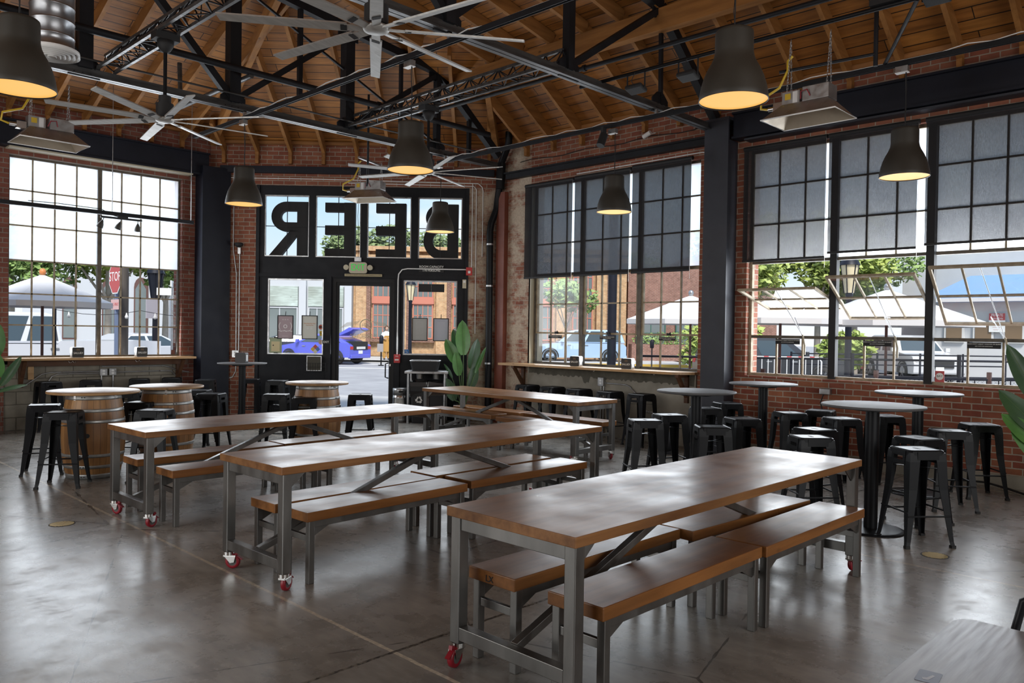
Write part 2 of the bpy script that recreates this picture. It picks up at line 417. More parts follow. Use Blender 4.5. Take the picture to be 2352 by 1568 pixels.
M['yellow'] = mat('yellow_hose', (.62, .42, .03), .4)
M['red'] = mat('red_polyurethane', (.26, .012, .022), .35)
M['signred'] = mat('sign_red', (.48, .03, .03), .4)
M['refl'] = noisy('heater_reflector', (.40, .34, .26), (.52, .45, .36), 4, (.35, .5), .35)
M['paper'] = mat('printed_paper', (.30, .28, .28), .8)
M['paperdark'] = noisy('menu_print', (.14, .12, .125), (.30, .27, .27), 22, (.7, .8))
M['lettergreen'] = mat('exit_green', (.01, .30, .04), .4, emit=(.02, .55, .06), estr=.35)
M['letterwhite'] = mat('letter_white', (.85, .85, .82), .5)
M['leaf'] = noisy('leaf_green', (.045, .14, .03), (.10, .27, .06), 3, (.3, .45), stretch=(1, 1, 1))
M['leafdark'] = noisy('leaf_dark_green', (.02, .06, .025), (.045, .11, .04), 3, (.3, .45))
M['stem'] = mat('stem_green', (.10, .17, .06), .5)
M['pot'] = mat('grey_pot', (.02, .02, .022), .6)
# ------------------------------------------------------------------ shell
def grid_wall(mb, s0, s1, z0, z1, y0, y1, holes):
    xs = sorted({s0, s1, *[h[0] for h in holes], *[h[1] for h in holes]}); xs = [x for x in xs if s0 <= x <= s1]
    zs = sorted({z0, z1, *[h[2] for h in holes], *[h[3] for h in holes]}); zs = [z for z in zs if z0 <= z <= z1]
    for a, b in zip(xs, xs[1:]):
        run = None
        for c, d in zip(zs, zs[1:]):
            if any(h[0] <= a and b <= h[1] and h[2] <= c and d <= h[3] for h in holes):
                if run: mb.box(a, b, y0, y1, *run); run = None
            else: run = (run[0] if run else c, d)
        if run: mb.box(a, b, y0, y1, *run)
    return mb
LF = ((0, YL, 0), 0.0); DF = ((CX0, CY0, 0), -PI/4); RF = ((XR, 10.32, 0), -PI/2)

fl = MB().prism([(-5, -5), (10.1, -5), (10.1, 10.32), (6.42, 14.0), (-5, 14.0)], -.12, 0)
struct('floor', fl, M['floor'])

# left wall
W1 = (3.25, 5.91, 1.12, 4.25)
w = grid_wall(MB(), -5, 6.56, 0, 5.12, 0, .34, [W1, (3.2, 5.93, 0, 1.02)])
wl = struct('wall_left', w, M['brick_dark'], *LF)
obj('concrete_base', MB().box(3.2, 5.93, .02, .33, 0, 1.02), M['block'], wl)
# entrance wall
w = grid_wall(MB(), -.05, 5.25, 0, 5.02, 0, .34, [(.84, 4.70, 0, 4.24), (4.70, 5.3, 0, 4.24)])
we = struct('wall_entrance', w, M['brick'], *DF)
obj('worn_pier', MB().box(4.70, 5.25, 0, .34, 0, 4.24), M['brick_white'], we)
# right wall
W2 = (.86, 4.22, 1.10, 4.20); W3 = (4.97, 8.45, 1.09, 4.20)
w = grid_wall(MB(), .86, 15.3, 0, 5.02, 0, .34, [(.80, 4.22, 0, 1.1), W2, (4.6, 15.3, 0, 1.09), W3])
wr = struct('wall_right', w, M['brick'], *RF)
obj('whitewashed_pier', MB().box(-.1, .86, 0, .34, 0, 5.02), M['brick_white'], wr)
obj('brick_base', MB().box(4.6, 15.3, 0, .34, 0, 1.09), M['brick_low'], wr)
obj('concrete_base', MB().box(.86, 4.22, -.03, .33, 0, 1.1), M['concrete'], wr)
obj('plinth', MB().box(4.9, 15.3, -.025, .0, 0, .14), M['concrete'], wr)
# walls behind the camera, with tall openings added for the fill light
struct('wall_back', grid_wall(MB(), -5, 10.1, 0, 8.5, -.3, 0, [(-1.5, 6.7, 0, 4.2)]), M['brick'], (0, -5, 0))
struct('wall_side', grid_wall(MB(), -5, 14, 0, 9.2, 0, .3, [(2.4, 10.6, 0, 4.2)]), M['brick'], (-5, 0, 0), PI/2)

# roof: planes (a, b, c): z = z0 + m * inward distance
def zR(x, y): return 5.0 + .66*(XR - x)
def zU(x, y): return 5.99 + .2*(8.6 - x)
def zD(x, y): return 5.0 + .52*((20.42 - x - y)*R2)
def zL(x, y): return 5.10 + .39*(YL - y)
PL = {'right': (zR, RF), 'upper': (zU, RF), 'entrance': (zD, DF), 'left': (zL, LF)}
def clip(poly, g):
    out = []
    for i, p in enumerate(poly):
        q = poly[(i+1) % len(poly)]; a, b = g(*p), g(*q)
        if a >= 0: out.append(p)
        if (a >= 0) != (b >= 0):
            t = a/(a - b); out.append((p[0] + (q[0]-p[0])*t, p[1] + (q[1]-p[1])*t))
    return out
base = clip([(-5, -5), (10.45, -5), (10.45, 14.35), (-5, 14.35)], lambda x, y: 20.42 + .5 - x - y)
ceil = bpy.data.objects.new('ceiling', None); COL.objects.link(ceil); ceil['kind'] = 'structure'
def roof_min(x, y): return min(f(x, y) for f, _ in PL.values())
for nm, (f, (org, rz)) in PL.items():
    poly = base
    for n2, (g, _) in PL.items():
        if n2 != nm: poly = clip(poly, lambda x, y, f=f, g=g: g(x, y) - f(x, y))
    mi = (Matrix.Translation(org) @ Matrix.Rotation(rz, 4, 'Z')).inverted()
    lo = [mi @ Vector((x, y, f(x, y))) for x, y in poly]
    hi = [v + Vector((0, 0, .06)) for v in lo]; n = len(lo)
    mb = MB().add(lo + hi, [tuple(range(n-1, -1, -1)), tuple(range(n, 2*n))] + [(k, (k+1) % n, n+(k+1) % n, n+k) for k in range(n)])
    pk = obj('planking', mb, M['planks'], ceil, org, rz)
    # rafters
    sp = {'right': .62, 'upper': .62, 'entrance': .6, 'left': .53}[nm]
    s0 = {'right': .16, 'upper': .16, 'entrance': .25, 'left': -2.6}[nm]; s1 = {'right': 13, 'upper': 11, 'entrance': 5.2, 'left': 6.5}[nm]
    m4 = mi.inverted(); s = s0
    while s < s1:
        ins = []; d = .02
        while d < 11:
            p = m4 @ Vector((s, -d, 0))
            if f(p.x, p.y) <= roof_min(p.x, p.y) + 1e-6: ins.append(d)
            elif ins: break
            d += .04
        if len(ins) > 8:
            a, b_ = ins[0], min(ins[-1], ins[0] + 7)
            za, zb = (f(*(m4 @ Vector((s, -t, 0))).xy) for t in (a, b_))
            obj('rafter', MB().bar((s, -a, za - .105), (s, -b_, zb - .105), .055, .19), M['rafter'], pk)
        s += sp
# blocking along the wall heads and hip timbers
for s in [.16 + .62*k for k in range(1, 14)]:
    obj('blocking', MB().box(s - .03, s + .03, -.09, -.001, 4.72, 4.97), M['rafter'], wr)
for s in [.25 + .6*k for k in range(9)]:
    obj('blocking', MB().box(s - .03, s + .03, -.07, -.001, 4.62, 4.97), M['rafter'], we)
for s in [.05 + .53*k for k in range(12)]:
    obj('blocking', MB().box(s - .03, s + .03, -.07, -.001, 4.80, 5.07), M['rafter'], wl)
obj('wall_plate', MB().box(.6, 15, -.1, -.002, 4.97, 5.03), M['rafter_x'], wr)
obj('wall_plate', MB().box(0, 5.2, -.1, -.002, 4.97, 5.02), M['rafter_x'], we)
obj('wall_plate', MB().box(-5, 6.4, -.1, -.002, 5.07, 5.12), M['rafter_x'], wl)
hip = [(CX0, CY0, 5.0)]
def hipline(f, g, x0, y0, dx, dy):
    return lambda t: (x0 + dx*t, y0 + dy*t, f(x0 + dx*t, y0 + dy*t) - .12)
# hip directions: where the two neighbouring planes are equal
def hip_dir(f, g, x0, y0):
    best = min((abs(f(x0 + math.cos(a)*2, y0 + math.sin(a)*2) - g(x0 + math.cos(a)*2, y0 + math.sin(a)*2)), a) for a in [PI + PI/2*k/400 for k in range(401)])
    return math.cos(best[1]), math.sin(best[1])
dx, dy = hip_dir(zL, zD, CX0, CY0); h = hipline(zL, zD, CX0, CY0, dx, dy)
struct('hip_beam', MB().bar(h(.1), h(4.6), .09, .24), M['rafter'])
dx, dy = hip_dir(zR, zD, XR, 10.32); h = hipline(zD, zR, XR, 10.32, dx, dy)
struct('hip_beam', MB().bar(h(.1), h(1.7), .09, .24), M['rafter'])
struct('purlin_beam', MB().box(8.5, 8.64, -4.9, 9.75, 5.52, 5.80), M['rafter'])

# steel columns and beams of the wall frame
def ibeam(mb, s0, s1, n0, n1, z0, z1, t=.028):
    mb.box(s0, s1, n0, n1, z0, z0+t); mb.box(s0, s1, n0, n1, z1-t, z1); mb.box(s0, s1, n0+.05, n1-.05, z0+t, z1-t); return mb
p = struct('pillar_left', MB().box(6.14, 6.66, -.30, -.27, 0, 4.5).box(6.14, 6.17, -.27, -.001, 0, 4.5).box(6.17, 6.63, -.27, -.2, 0, 4.5), M['beam'], *LF)
p = struct('pillar_right', MB().box(4.45, 4.82, -.30, -.27, 0, 4.62).box(4.76, 4.80, -.27, -.001, 0, 4.34).box(4.48, 4.52, -.27, -.001, 0, 4.62).box(4.45, 4.83, -.31, -.001, 4.60, 4.64), M['colgrey'], *RF)
p = struct('pillar_corner', MB().box(.10, .30, -.10, -.001, 0, 4.15), noisy('oxide_red_paint', (.14, .035, .02), (.2, .055, .03), 3, (.5, .65)), *RF)
struct('beam_left', ibeam(MB(), -4.9, 6.3, -.24, -.001, 4.34, 4.74), M['beam'], *LF)
struct('beam_right', ibeam(MB(), 4.83, 15.2, -.24, -.001, 4.34, 4.70), M['beam'], *RF)
struct('beam_bar', MB().box(.32, 4.47, -.11, -.001, 4.36, 4.47).box(.32, 4.47, -.16, -.11, 4.445, 4.47), M['truss'], *RF)
struct('beam_entrance', MB().box(.2, 5.15, -.09, -.001, 4.45, 4.57), M['beam'], *DF)
obj('flange_strip', MB().box(3.2, 6.0, -.22, .0, 4.315, 4.338), M['cream'], wl)  # pale strip standing in for light on the beam's lower flange
obj('flange_strip', MB().box(5.0, 8.5, -.2, .0, 4.30, 4.325), M['colgrey'], wr)

# ------------------------------------------------------------------ windows
def bars(mb, xs, zs, x0, x1, z0, z1, t, y0, y1):
    for x in xs: mb.box(x - t/2, x + t/2, y0, y1, z0, z1)
    for z in zs: mb.box(x0, x1, y0, y1, z - t/2, z + t/2)
    return mb
def frame(mb, x0, x1, z0, z1, t, y0, y1):
    mb.box(x0, x0+t, y0, y1, z0, z1); mb.box(x1-t, x1, y0, y1, z0, z1); mb.box(x0+t, x1-t, y0, y1, z0, z0+t); mb.box(x0+t, x1-t, y0, y1, z1-t, z1); return mb
def win_empty(name, fr):
    o = bpy.data.objects.new(name, None); COL.objects.link(o); o.location = fr[0]; o.rotation_euler = (0, 0, fr[1]); o['kind'] = 'structure'; return o
GY = .12
# window 1, left wall: two sashes of four by six panes, the upper three rows milky
w1 = win_empty('window_1', LF); rows = [1.63, 2.12, 2.64, 3.18, 3.73]
obj('window_frame', frame(MB(), 3.25, 5.91, 1.12, 4.25, .03, GY-.03, GY+.03).box(4.55, 4.61, GY-.035, GY+.035, 1.13, 4.24), M['muntin_dark'], w1)
for a, b in ((3.28, 4.55), (4.61, 5.88)):
    obj('muntin', bars(MB(), [a + (b-a)*k/4 for k in (1, 2, 3)], rows, a, b, 1.14, 4.23, .022, GY-.014, GY+.014), M['muntin'], w1)
obj('pane', MB().box(3.28, 5.88, GY-.002, GY+.002, 1.14, 2.64), M['glass'], w1)
obj('milky_pane', MB().box(3.28, 5.88, GY-.002, GY+.002, 2.64, 4.23), M['frost'], w1)
# window 2, above the bar shelf: three bays
w2 = win_empty('window_2', RF)
bays2 = [(.92, 1.93), (1.99, 3.09), (3.15, 4.2)]
obj('window_frame', frame(MB(), .88, 4.22, 1.10, 4.2, .035, GY-.03, GY+.03).box(1.925, 1.995, GY-.05, GY+.03, 1.11, 4.19).box(3.085, 3.155, GY-.05, GY+.03, 1.11, 4.19), M['muntin_dark'], w2)
for a, b in bays2:
    xs = [a + (b-a)*k/3 for k in (1, 2)]
    obj('muntin', bars(MB(), xs, [2.13, 2.65, 3.17, 3.69], a, b, 1.12, 4.18, .022, GY-.014, GY+.014), M['muntin'], w2)
    sh = obj('vent_sash', frame(MB(), a+.005, b-.005, 1.62, 2.64, .03, GY-.028, GY+.02), M['muntin'], w2)
    obj('pane', MB().box(a, b, GY-.002, GY+.002, 1.12, 2.65), M['glass'], w2)
    obj('milky_pane', MB().box(a, b, GY-.002, GY+.002, 2.65, 4.18), M['frost2'], w2)
    lt = obj('latch', MB().box((a+b)/2-.03, (a+b)/2+.03, GY-.06, GY-.03, 1.62, 1.66).tube([((a+b)/2, GY-.05, 1.64), ((a+b)/2+.05, GY-.08, 1.67)], .008, 6), M['matte'], w2)
# window 3, three bays with pivoted vents standing open
w3 = win_empty('window_3', RF)
bays3 = [(5.01, 6.10), (6.18, 7.25), (7.35, 8.42)]
obj('window_frame', frame(MB(), 4.97, 8.45, 1.09, 4.2, .04, GY-.03, GY+.03), M['muntin'], w3)
for a in (6.10, 7.25): obj('mullion', MB().box(a, a+.09, GY-.06, GY+.04, 1.10, 4.19), M['matte'], w3)
for (a, b), th in zip(bays3, (76, 58, 47)):
    xs = [a + (b-a)*k/3 for k in (1, 2)]
    mb = bars(MB(), xs, [], a, b, 1.11, 1.63, .022, GY-.014, GY+.014); bars(mb, xs, [3.17, 3.69], a, b, 2.65, 4.18, .022, GY-.014, GY+.014)
    obj('muntin', mb, M['muntin'], w3)
    obj('transom_bar', MB().box(a, b, GY-.03, GY+.03, 1.61, 1.65).box(a, b, GY-.03, GY+.03, 2.63, 2.67), M['muntin_dark'], w3)
    obj('pane', MB().box(a, b, GY-.002, GY+.002, 1.11, 1.61), M['glass'], w3)
    obj('milky_pane', MB().box(a, b, GY-.002, GY+.002, 2.67, 4.18), M['frost2'], w3)
    c, s_ = math.cos(math.radians(th)), math.sin(math.radians(th))
    piv = Matrix.Translation((0, GY, 2.14)) @ Matrix.Rotation(math.radians(th), 4, 'X')     # top swings into the room
    mb = frame(MB(), a+.01, b-.01, -.48, .48, .03, -.016, .016); bars(mb, xs, [.0], a+.03, b-.03, -.45, .45, .022, -.012, .012)
    for i, v in enumerate(mb.v): mb.v[i] = tuple(piv @ Vector(v))
    sa = obj('vent_sash', mb, M['muntin'], w3)
    pm = MB().box(a+.03, b-.03, -.002, .002, -.46, .46)
    for i, v in enumerate(pm.v): pm.v[i] = tuple(piv @ Vector(v))
    obj('sash_pane', pm, M['glass'], sa)
    mid = (a + b)/2; tp = piv @ Vector((mid, 0, .46)); bt = piv @ Vector((mid, 0, -.46))
    obj('chain', MB().tube([tp, (mid+.2, GY-.06, 1.66)], .005, 5).tube([bt, (mid+.02, GY+.1, 1.9), (mid+.2, GY-.05, 1.64)], .005, 5), M['galv'], sa)
    obj('cleat', MB().tube([(mid+.2, GY-.05, 1.66), (mid+.24, GY-.07, 1.52), (mid+.23, GY-.05, 1.40)], .012, 6), M['cream'], sa)
    pl = obj('window_notice', MB().box(mid-.18, mid+.16, GY-.045, GY-.04, 1.535, 1.605), M['matte'], w3)
    text('lettering', "PLEASE DON'T ADJUST WINDOW OR BLINDS", .017, M['letterwhite'], pl, (mid-.01, GY-.047, 1.585))
    text('lettering', 'ASK STAFF FOR ASSISTANCE', .014, M['letterwhite'], pl, (mid-.01, GY-.047, 1.56))
for a, b in bays2:
    mid = (a + b)/2 - .02
    pl = obj('window_notice', MB().box(mid-.16, mid+.14, GY-.045, GY-.04, 1.545, 1.6), M['matte'], w2)
    text('lettering', "PLEASE DON'T ADJUST WINDOW OR BLINDS", .014, M['letterwhite'], pl, (mid-.01, GY-.047, 1.583))
    text('lettering', 'ASK STAFF FOR ASSISTANCE', .012, M['letterwhite'], pl, (mid-.01, GY-.047, 1.562))
# exterior sill + reveal plaster of window 2 and 3
obj('reveal', MB().box(.83, .875, 0, .33, 1.1, 4.2), M['cream'], w2)
obj('sill', MB().box(4.95, 8.47, -.02, .33, 1.065, 1.092), M['brick_low'], w3)
obj('sill', MB().box(3.2, 5.93, .0, .33, 1.02, 1.118), M['concrete'], w1)

# roller shades: each a thing
def shade(s0, s1, z0, z1, n, label):
    t = thing('roller_shade', label, 'window shade', *RF, group='dark roller shades on the right wall')
    obj('fabric', MB().box(s0, s1, n-.004, n, z0, z1), M['shade'], t)
    obj('hem_bar', MB().box(s0, s1, n-.012, n+.006, z0-.028, z0), M['matte'], t)
    obj('roller', MB().tube([(s0-.01, n+.02, z1+.02), (s1+.01, n+.02, z1+.02)], .032, 10), M['matte'], t)
    obj('bead_chain', MB().tube([(s1+.012, n-.02, z1), (s1+.014, n-.02, z0-.15)], .003, 5), M['chrome'], t)
shade(.76, 1.84, 2.60, 4.17, -.05, 'dark roller shade nearest the corner drain pipe above the wall bar')
shade(1.89, 3.00, 2.60, 4.18, -.05, 'middle of the three dark roller shades above the wall bar')
shade(3.05, 4.09, 2.60, 4.20, -.05, 'dark roller shade beside the red brick pier, above the wall bar')
shade(4.93, 6.07, 2.68, 4.19, -.05, 'dark roller shade hanging right beside the steel pillar')
shade(6.11, 7.17, 2.73, 4.19, -.05, 'middle of the three shades over the open vent windows')
shade(7.26, 8.50, 2.76, 4.19, -.05, 'last dark roller shade, above the most steeply open vent')

# ------------------------------------------------------------------ entrance front
TR = [(.97, 1.79), (1.90, 2.73), (2.84, 3.65), (3.77, 4.58)]
holes = [(1.045, 2.07, 1.17, 2.55), (2.25, 3.36, 0, 2.56), (3.52, 4.505, 1.19, 2.555)] + [(a, b, 2.95, 4.07) for a, b in TR]
sf = struct('storefront_panel', grid_wall(MB(), .84, 4.70, 0, 4.24, .0, .10, holes), M['blackwood'], *DF)
obj('mullion', MB().box(2.13, 2.22, -.05, 0, 0, 2.6).box(3.38, 3.47, -.03, 0, 0, 2.6).box(.84, 4.7, -.02, 0, 2.58, 2.64).box(.84, .9, -.03, 0, 0, 4.24).box(4.64, 4.7, -.03, 0, 0, 4.24), M['blackwood'], sf)
for i, (a, b) in enumerate(TR):
    wt = win_empty('window_%d' % (4+i), DF)
    obj('window_frame', frame(MB(), a, b, 2.95, 4.07, .022, .04, .09), M['muntin'] if 0 else M['galv'], wt)
    obj('muntin', MB().box((a+b)/2-.006, (a+b)/2+.006, .055, .07, 2.96, 4.06).box(a+.02, b-.02, .055, .07, 3.5, 3.512), M['matte'], wt)
    obj('pane', MB().box(a+.02, b-.02, .06, .064, 2.97, 4.05), M['glass'], wt)
for i, (a, b, c, d) in enumerate(holes[:1] + holes[2:3]):
    wt = win_empty('window_%d' % (8+i), DF)
    obj('window_frame', frame(MB(), a, b, c, d, .025, .03, .09), M['galv'], wt)
    obj('pane', MB().box(a+.02, b-.02, .058, .064, c+.02, d-.02), M['glass'], wt)
d1 = win_empty('door_1', DF)
obj('door_frame', MB().box(2.25, 2.30, .0, .1, 0, 2.56).box(3.32, 3.36, .0, .1, 0, 2.56).box(2.3, 3.32, 0, .1, 2.50, 2.56), M['matte'], d1)
lf = obj('door_leaf', MB().box(2.30, 2.35, .03, .08, .02, 2.5).box(3.27, 3.32, .03, .08, .02, 2.5).box(2.35, 3.27, .03, .08, 2.44, 2.5).box(2.35, 3.27, .03, .08, .02, .2), M['matte'], d1)
obj('pane', MB().box(2.35, 3.27, .052, .058, .2, 2.44), M['glass'], lf)
obj('push_bar', MB().box(2.35, 3.27, -.01, .02, 1.055, 1.085), M['matte'], lf)
obj('pull_handle', MB().tube([(3.26, .03, 1.04), (3.22, -.04, 1.02), (3.22, -.04, .78), (3.26, .03, .76)], .012, 8), M['matte'], lf)
obj('lock', MB().box(3.285, 3.305, .02, .03, .98, 1.02), M['chrome'], lf)
obj('closer', MB().box(3.16, 3.26, .015, .03, 2.51, 2.535), M['cream'], lf)
obj('threshold', MB().box(2.25, 3.36, -.02, .3, 0, .02), M['steel'], d1)
# channel letters outside the transom, reading BEER from the street
def letter(ch, s0, s1, label):
    z0, z1, y0, y1 = 2.955, 3.97, .14, .26
    w, h = s1 - s0, z1 - z0; k = .21*w/.6 if ch != 'E' else .2
    t = thing('channel_letter', label, 'sign letter', *DF, group='black BEER letters over the door')
    def arc(cx, cz, rx, rz, a0, a1, n=16): return [(cx + rx*math.cos(a0 + (a1-a0)*i/n), cz + rz*math.sin(a0 + (a1-a0)*i/n)) for i in range(n+1)]
    def ring(mb, cx, cz, ro, rzo, ri, rzi):         # bowl: half ring open to +x (stem side)
        A = arc(cx, cz, ro, rzo, PI/2, 1.5*PI); B = arc(cx, cz, ri, rzi, PI/2, 1.5*PI); n = len(A)
        vs = [(x, y0, z) for x, z in A] + [(x, y0, z) for x, z in B] + [(x, y1, z) for x, z in A] + [(x, y1, z) for x, z in B]
        fs = []
        for i in range(n-1):
            fs += [(i, i+1, n+i+1, n+i), (2*n+i+1, 2*n+i, 3*n+i, 3*n+i+1), (i+1, i, 2*n+i, 2*n+i+1), (n+i, n+i+1, 3*n+i+1, 3*n+i)]
        mb.add(vs, fs)
    mb = MB().box(s1 - .2, s1, y0, y1, z0, z1)
    if ch == 'E':
        for zz in (z0, (z0+z1)/2 - .085, z1 - .175): mb.box(s0, s1 - .2, y0, y1, zz, zz + .17)
    else:
        r = (h*.54 if ch == 'R' else h*.5)/2; cz = z1 - r; cx = s0 + r*1.02
        mb.box(cx, s1-.2, y0, y1, z1-.17, z1); mb.box(cx, s1-.2, y0, y1, z1-2*r, z1-2*r+.17); ring(mb, cx, cz, r*1.02, r, r*1.02-.17, r-.17)
        if ch == 'R': mb.prism([(s1-.31, z0+h*.5), (s1-.2, z0+h*.46), (s1-.2, z0+h*.40), (s0+.16, z0), (s0-.06, z0)], -y1, -y0, XZ)
        else:
            r2_ = (h - 2*r + .17)/2; cz = z0 + r2_; cx = s0 + r2_*.95 - .03
            mb.box(cx, s1-.2, y0, y1, z0, z0+.17); mb.box(cx, s1-.2, y0, y1, z0+2*r2_-.17, z0+2*r2_); ring(mb, cx, cz, r2_*.98, r2_, r2_*.98-.17, r2_-.17)
    obj('letter_body', mb, M['matte'], t)
letter('R', 1.065, 1.737, 'black letter R seen from behind in the first transom pane')
letter('E', 2.05, 2.60, 'reversed black letter E next to the letter R, second transom pane')
letter('E', 2.985, 3.535, 'reversed black letter E next to the letter B, third transom pane')
letter('B', 3.90, 4.50, 'black letter B seen from behind, partly hidden by a pendant lamp')
# ------------------------------------------------------------------ communal tables and benches
def caster(par, x, y, z, ang):
    c = thing_part('caster', par); c.location = (x, y, 0); c.rotation_euler = (0, 0, ang)
    return c
def thing_part(name, par):
    o = bpy.data.objects.new(name, None); COL.objects.link(o); o.parent = par; o.empty_display_size = .05; return o
def caster_parts(par, x, y, ztop, ang):
    m = Matrix.Translation((x, y, 0)) @ Matrix.Rotation(ang, 4, 'Z')
    def T(mb):
        mb.v = [tuple(m @ Vector(v)) for v in mb.v]; return mb
    YX = Matrix(((1, 0, 0, .03), (0, 0, 1, 0), (0, 1, 0, .05), (0, 0, 0, 1)))          # wheel axis along local y
    fork = MB().cyl((0, 0, 0), .034, ztop-.022, ztop, 14).box(-.03, .055, -.022, .022, ztop-.034, ztop-.022)
    for s in (-1, 1): fork.prism([(-.022, ztop-.03), (.055, ztop-.03), (.045, .045), (.018, .04)], -.001, .003, Matrix.Translation((0, s*.021, 0)) @ XZ)
    f = obj('caster_fork', T(fork), M['chrome'], par)
    tyre = MB().lathe([(.030, -.014), (.044, -.016), (.050, -.011), (.051, 0), (.050, .011), (.044, .016), (.030, .014)], 20, (0, 0, 0), True, YX)
    obj('caster_wheel', T(tyre), M['red'], f)
    obj('wheel_hub', T(MB().cyl((0, 0, 0), .033, -.013, .013, 16, M=YX)), M['matte'] if 0 else mat_hub, f)
    obj('brake_pedal', T(MB().bar((.05, 0, ztop-.02), (.098, 0, ztop-.052), .026, .006).bar((.048, 0, ztop-.012), (.07, 0, ztop-.008), .02, .02)), M['red'], f)
mat_hub = mat('grey_hub', (.09, .09, .085), .5)
def communal_table(loc, rz, ln, wd, label, cz=(0.6, 2.2, -.4, 3.6)):
    t = thing('communal_table', label, 'table', loc, rz, 'long wheeled communal tables')
    z1, th = .785, .048; hx, hy = ln/2, wd/2
    tp = MB()
    tp.box(-hx, hx, -hy, hy, z1 - th, z1)
    obj('tabletop', tp, M['top'], t, bevel=.004)
    lx, ly, w = hx - .05, hy - .045, .062
    for i, (sx, sy) in enumerate(((-1, -1), (-1, 1), (1, -1), (1, 1))):
        obj('leg', MB().box(sx*lx - w/2, sx*lx + w/2, sy*ly - w/2, sy*ly + w/2, .115, z1 - th), M['steel'], t, bevel=.004)
        caster_parts(t, sx*lx, sy*ly, .115, cz[i])
    for sx in (-1, 1):
        obj('end_rail', MB().box(sx*lx - .022, sx*lx + .022, -ly + w/2, ly - w/2, z1 - th - .066, z1 - th - .004), M['steel'], t, bevel=.003)
        obj('foot_rail', MB().box(sx*lx - .028, sx*lx + .028, -ly + w/2, ly - w/2, .135, .20), M['steel'], t, bevel=.003)
        obj('brace', MB().bar((sx*(lx-.02), 0, .19), (sx*.06, 0, z1 - th - .03), .042, .042), M['steel'], t, bevel=.003)
        obj('corner_gusset', MB().prism([(sx*(lx-.03), z1-th), (sx*(lx-.15), z1-th), (sx*(lx-.03), z1-th-.1)][::sx], -ly-.004, -ly+.004, XZ), M['steel'], t)
        obj('corner_gusset', MB().prism([(sx*(lx-.03), z1-th), (sx*(lx-.15), z1-th), (sx*(lx-.03), z1-th-.1)][::sx], ly-.004, ly+.004, XZ), M['steel'], t)
    obj('center_plate', MB().box(-.12, .12, -.05, .05, z1 - th - .012, z1 - th), M['steel'], t)
    return t
communal_table((4.11, 2.51, 0), 0, 3.13, .82, 'long wheeled communal table in front, its near end closest to the viewer', (2.75, 3.4, -.3, -2.6))
communal_table((4.115, 4.82, 0), .028, 3.30, .79, 'long wheeled communal table second from the front, with red caster at its near leg', (.5, -.9, .2, 2))
communal_table((4.07, 6.98, 0), .028, 3.2, .79, 'long wheeled communal table nearest the wine barrels', (.35, -1.2, 2.2, .4))
communal_table((7.91, 7.70, 0), PI/2, 3.0, .82, 'long wheeled communal table standing crosswise before the entrance and wall bar', (-.6, .5, 1.8, 1))

def make_bench(loc, rz, label, ln=1.44):
    t = thing('bench', label, 'bench', loc, rz, 'wooden benches at the communal tables')
    hx, hy, z1 = ln/2, .16, .465
    obj('seat', MB().box(-hx, hx, -hy, hy, z1 - .062, z1), M['bench'], t, bevel=.005)
    for sx in (-1, 1):
        for sy in (-1, 1):
            obj('leg', MB().box(sx*(hx-.045)-.021, sx*(hx-.045)+.021, sy*(hy-.03)-.021, sy*(hy-.03)+.021, 0, z1 - .062), M['steel'], t, bevel=.003)
        obj('end_rail', MB().box(sx*(hx-.045)-.012, sx*(hx-.045)+.012, -hy+.05, hy-.05, .268, .308), M['steel'], t, bevel=.002)
        for sy in (-1, 1):
            obj('corner_gusset', MB().prism([(sx*(hx-.066), z1-.1), (sx*(hx-.2), z1-.1), (sx*(hx-.066), z1-.165)][::sx], -sy*(hy-.03)-.004, -sy*(hy-.03)+.004, XZ), M['steel'], t)
    for sy in (-1, 1):
        obj('side_rail', MB().box(-hx+.066, hx-.066, sy*(hy-.03)-.012, sy*(hy-.03)+.012, z1-.106, z1-.062), M['steel'], t, bevel=.002)
    return t
BN = [((3.41, 2.75), 0, 'bench on the far side of the front table, near end, charred mark on its end'),
      ((4.86, 2.62), -.06, 'bench on the far side of the front table, at the end by the high tables'),
      ((3.41, 2.22), 0, 'bench on the near side of the front table, closest bench to the viewer'),
      ((4.86, 2.20), 0, 'bench on the near side of the front table, beside the high tables'),
      ((3.38, 4.97), .02, 'bench on the far side of the second table, at its near end'),
      ((4.86, 5.07), .02, 'bench on the far side of the second table, at its far end'),
      ((3.40, 4.62), .04, 'bench on the near side of the second table, next to its near caster'),
      ((4.93, 4.70), .0, 'knotty bench on the near side of the second table, at its far end'),
      ((3.38, 7.37), .02, 'bench on the barrel side of the third table, at its near end'),
      ((4.85, 7.43), .02, 'bench on the barrel side of the third table, at its far end'),
      ((3.38, 6.62), .02, 'bench on the near side of the third table, half hidden by the second table'),
      ((4.86, 6.66), .02, 'bench under the far end of the third table, mostly hidden by the second tabletop'),
      ((7.92, 8.70), PI/2, 'bench on the near side of the crosswise table, end towards the trash bins'),
      ((7.82, 7.08), PI/2 - .02, 'bench on the near side of the crosswise table, end towards the high tables'),
      ((8.44, 8.66), PI/2, 'bench between the crosswise table and wall bar, end towards the plant'),
      ((8.46, 7.15), PI/2, 'bench between the crosswise table and wall bar, end towards the high tables')]
for i, ((x, y), rz, lb) in enumerate(BN):
    if i == 0:
        b0 = make_bench((x, y, 0), rz, lb)
    else: dup(b0, (x, y, 0), rz, lb)
# charred mark 'LX' on the end of the first bench
text('burnt_mark', 'LX', .045, M['matte'], [k for k in kids(b0) if k.name.startswith('seat')][0], (-.7225, .01, .428), (PI/2, 0, -PI/2))

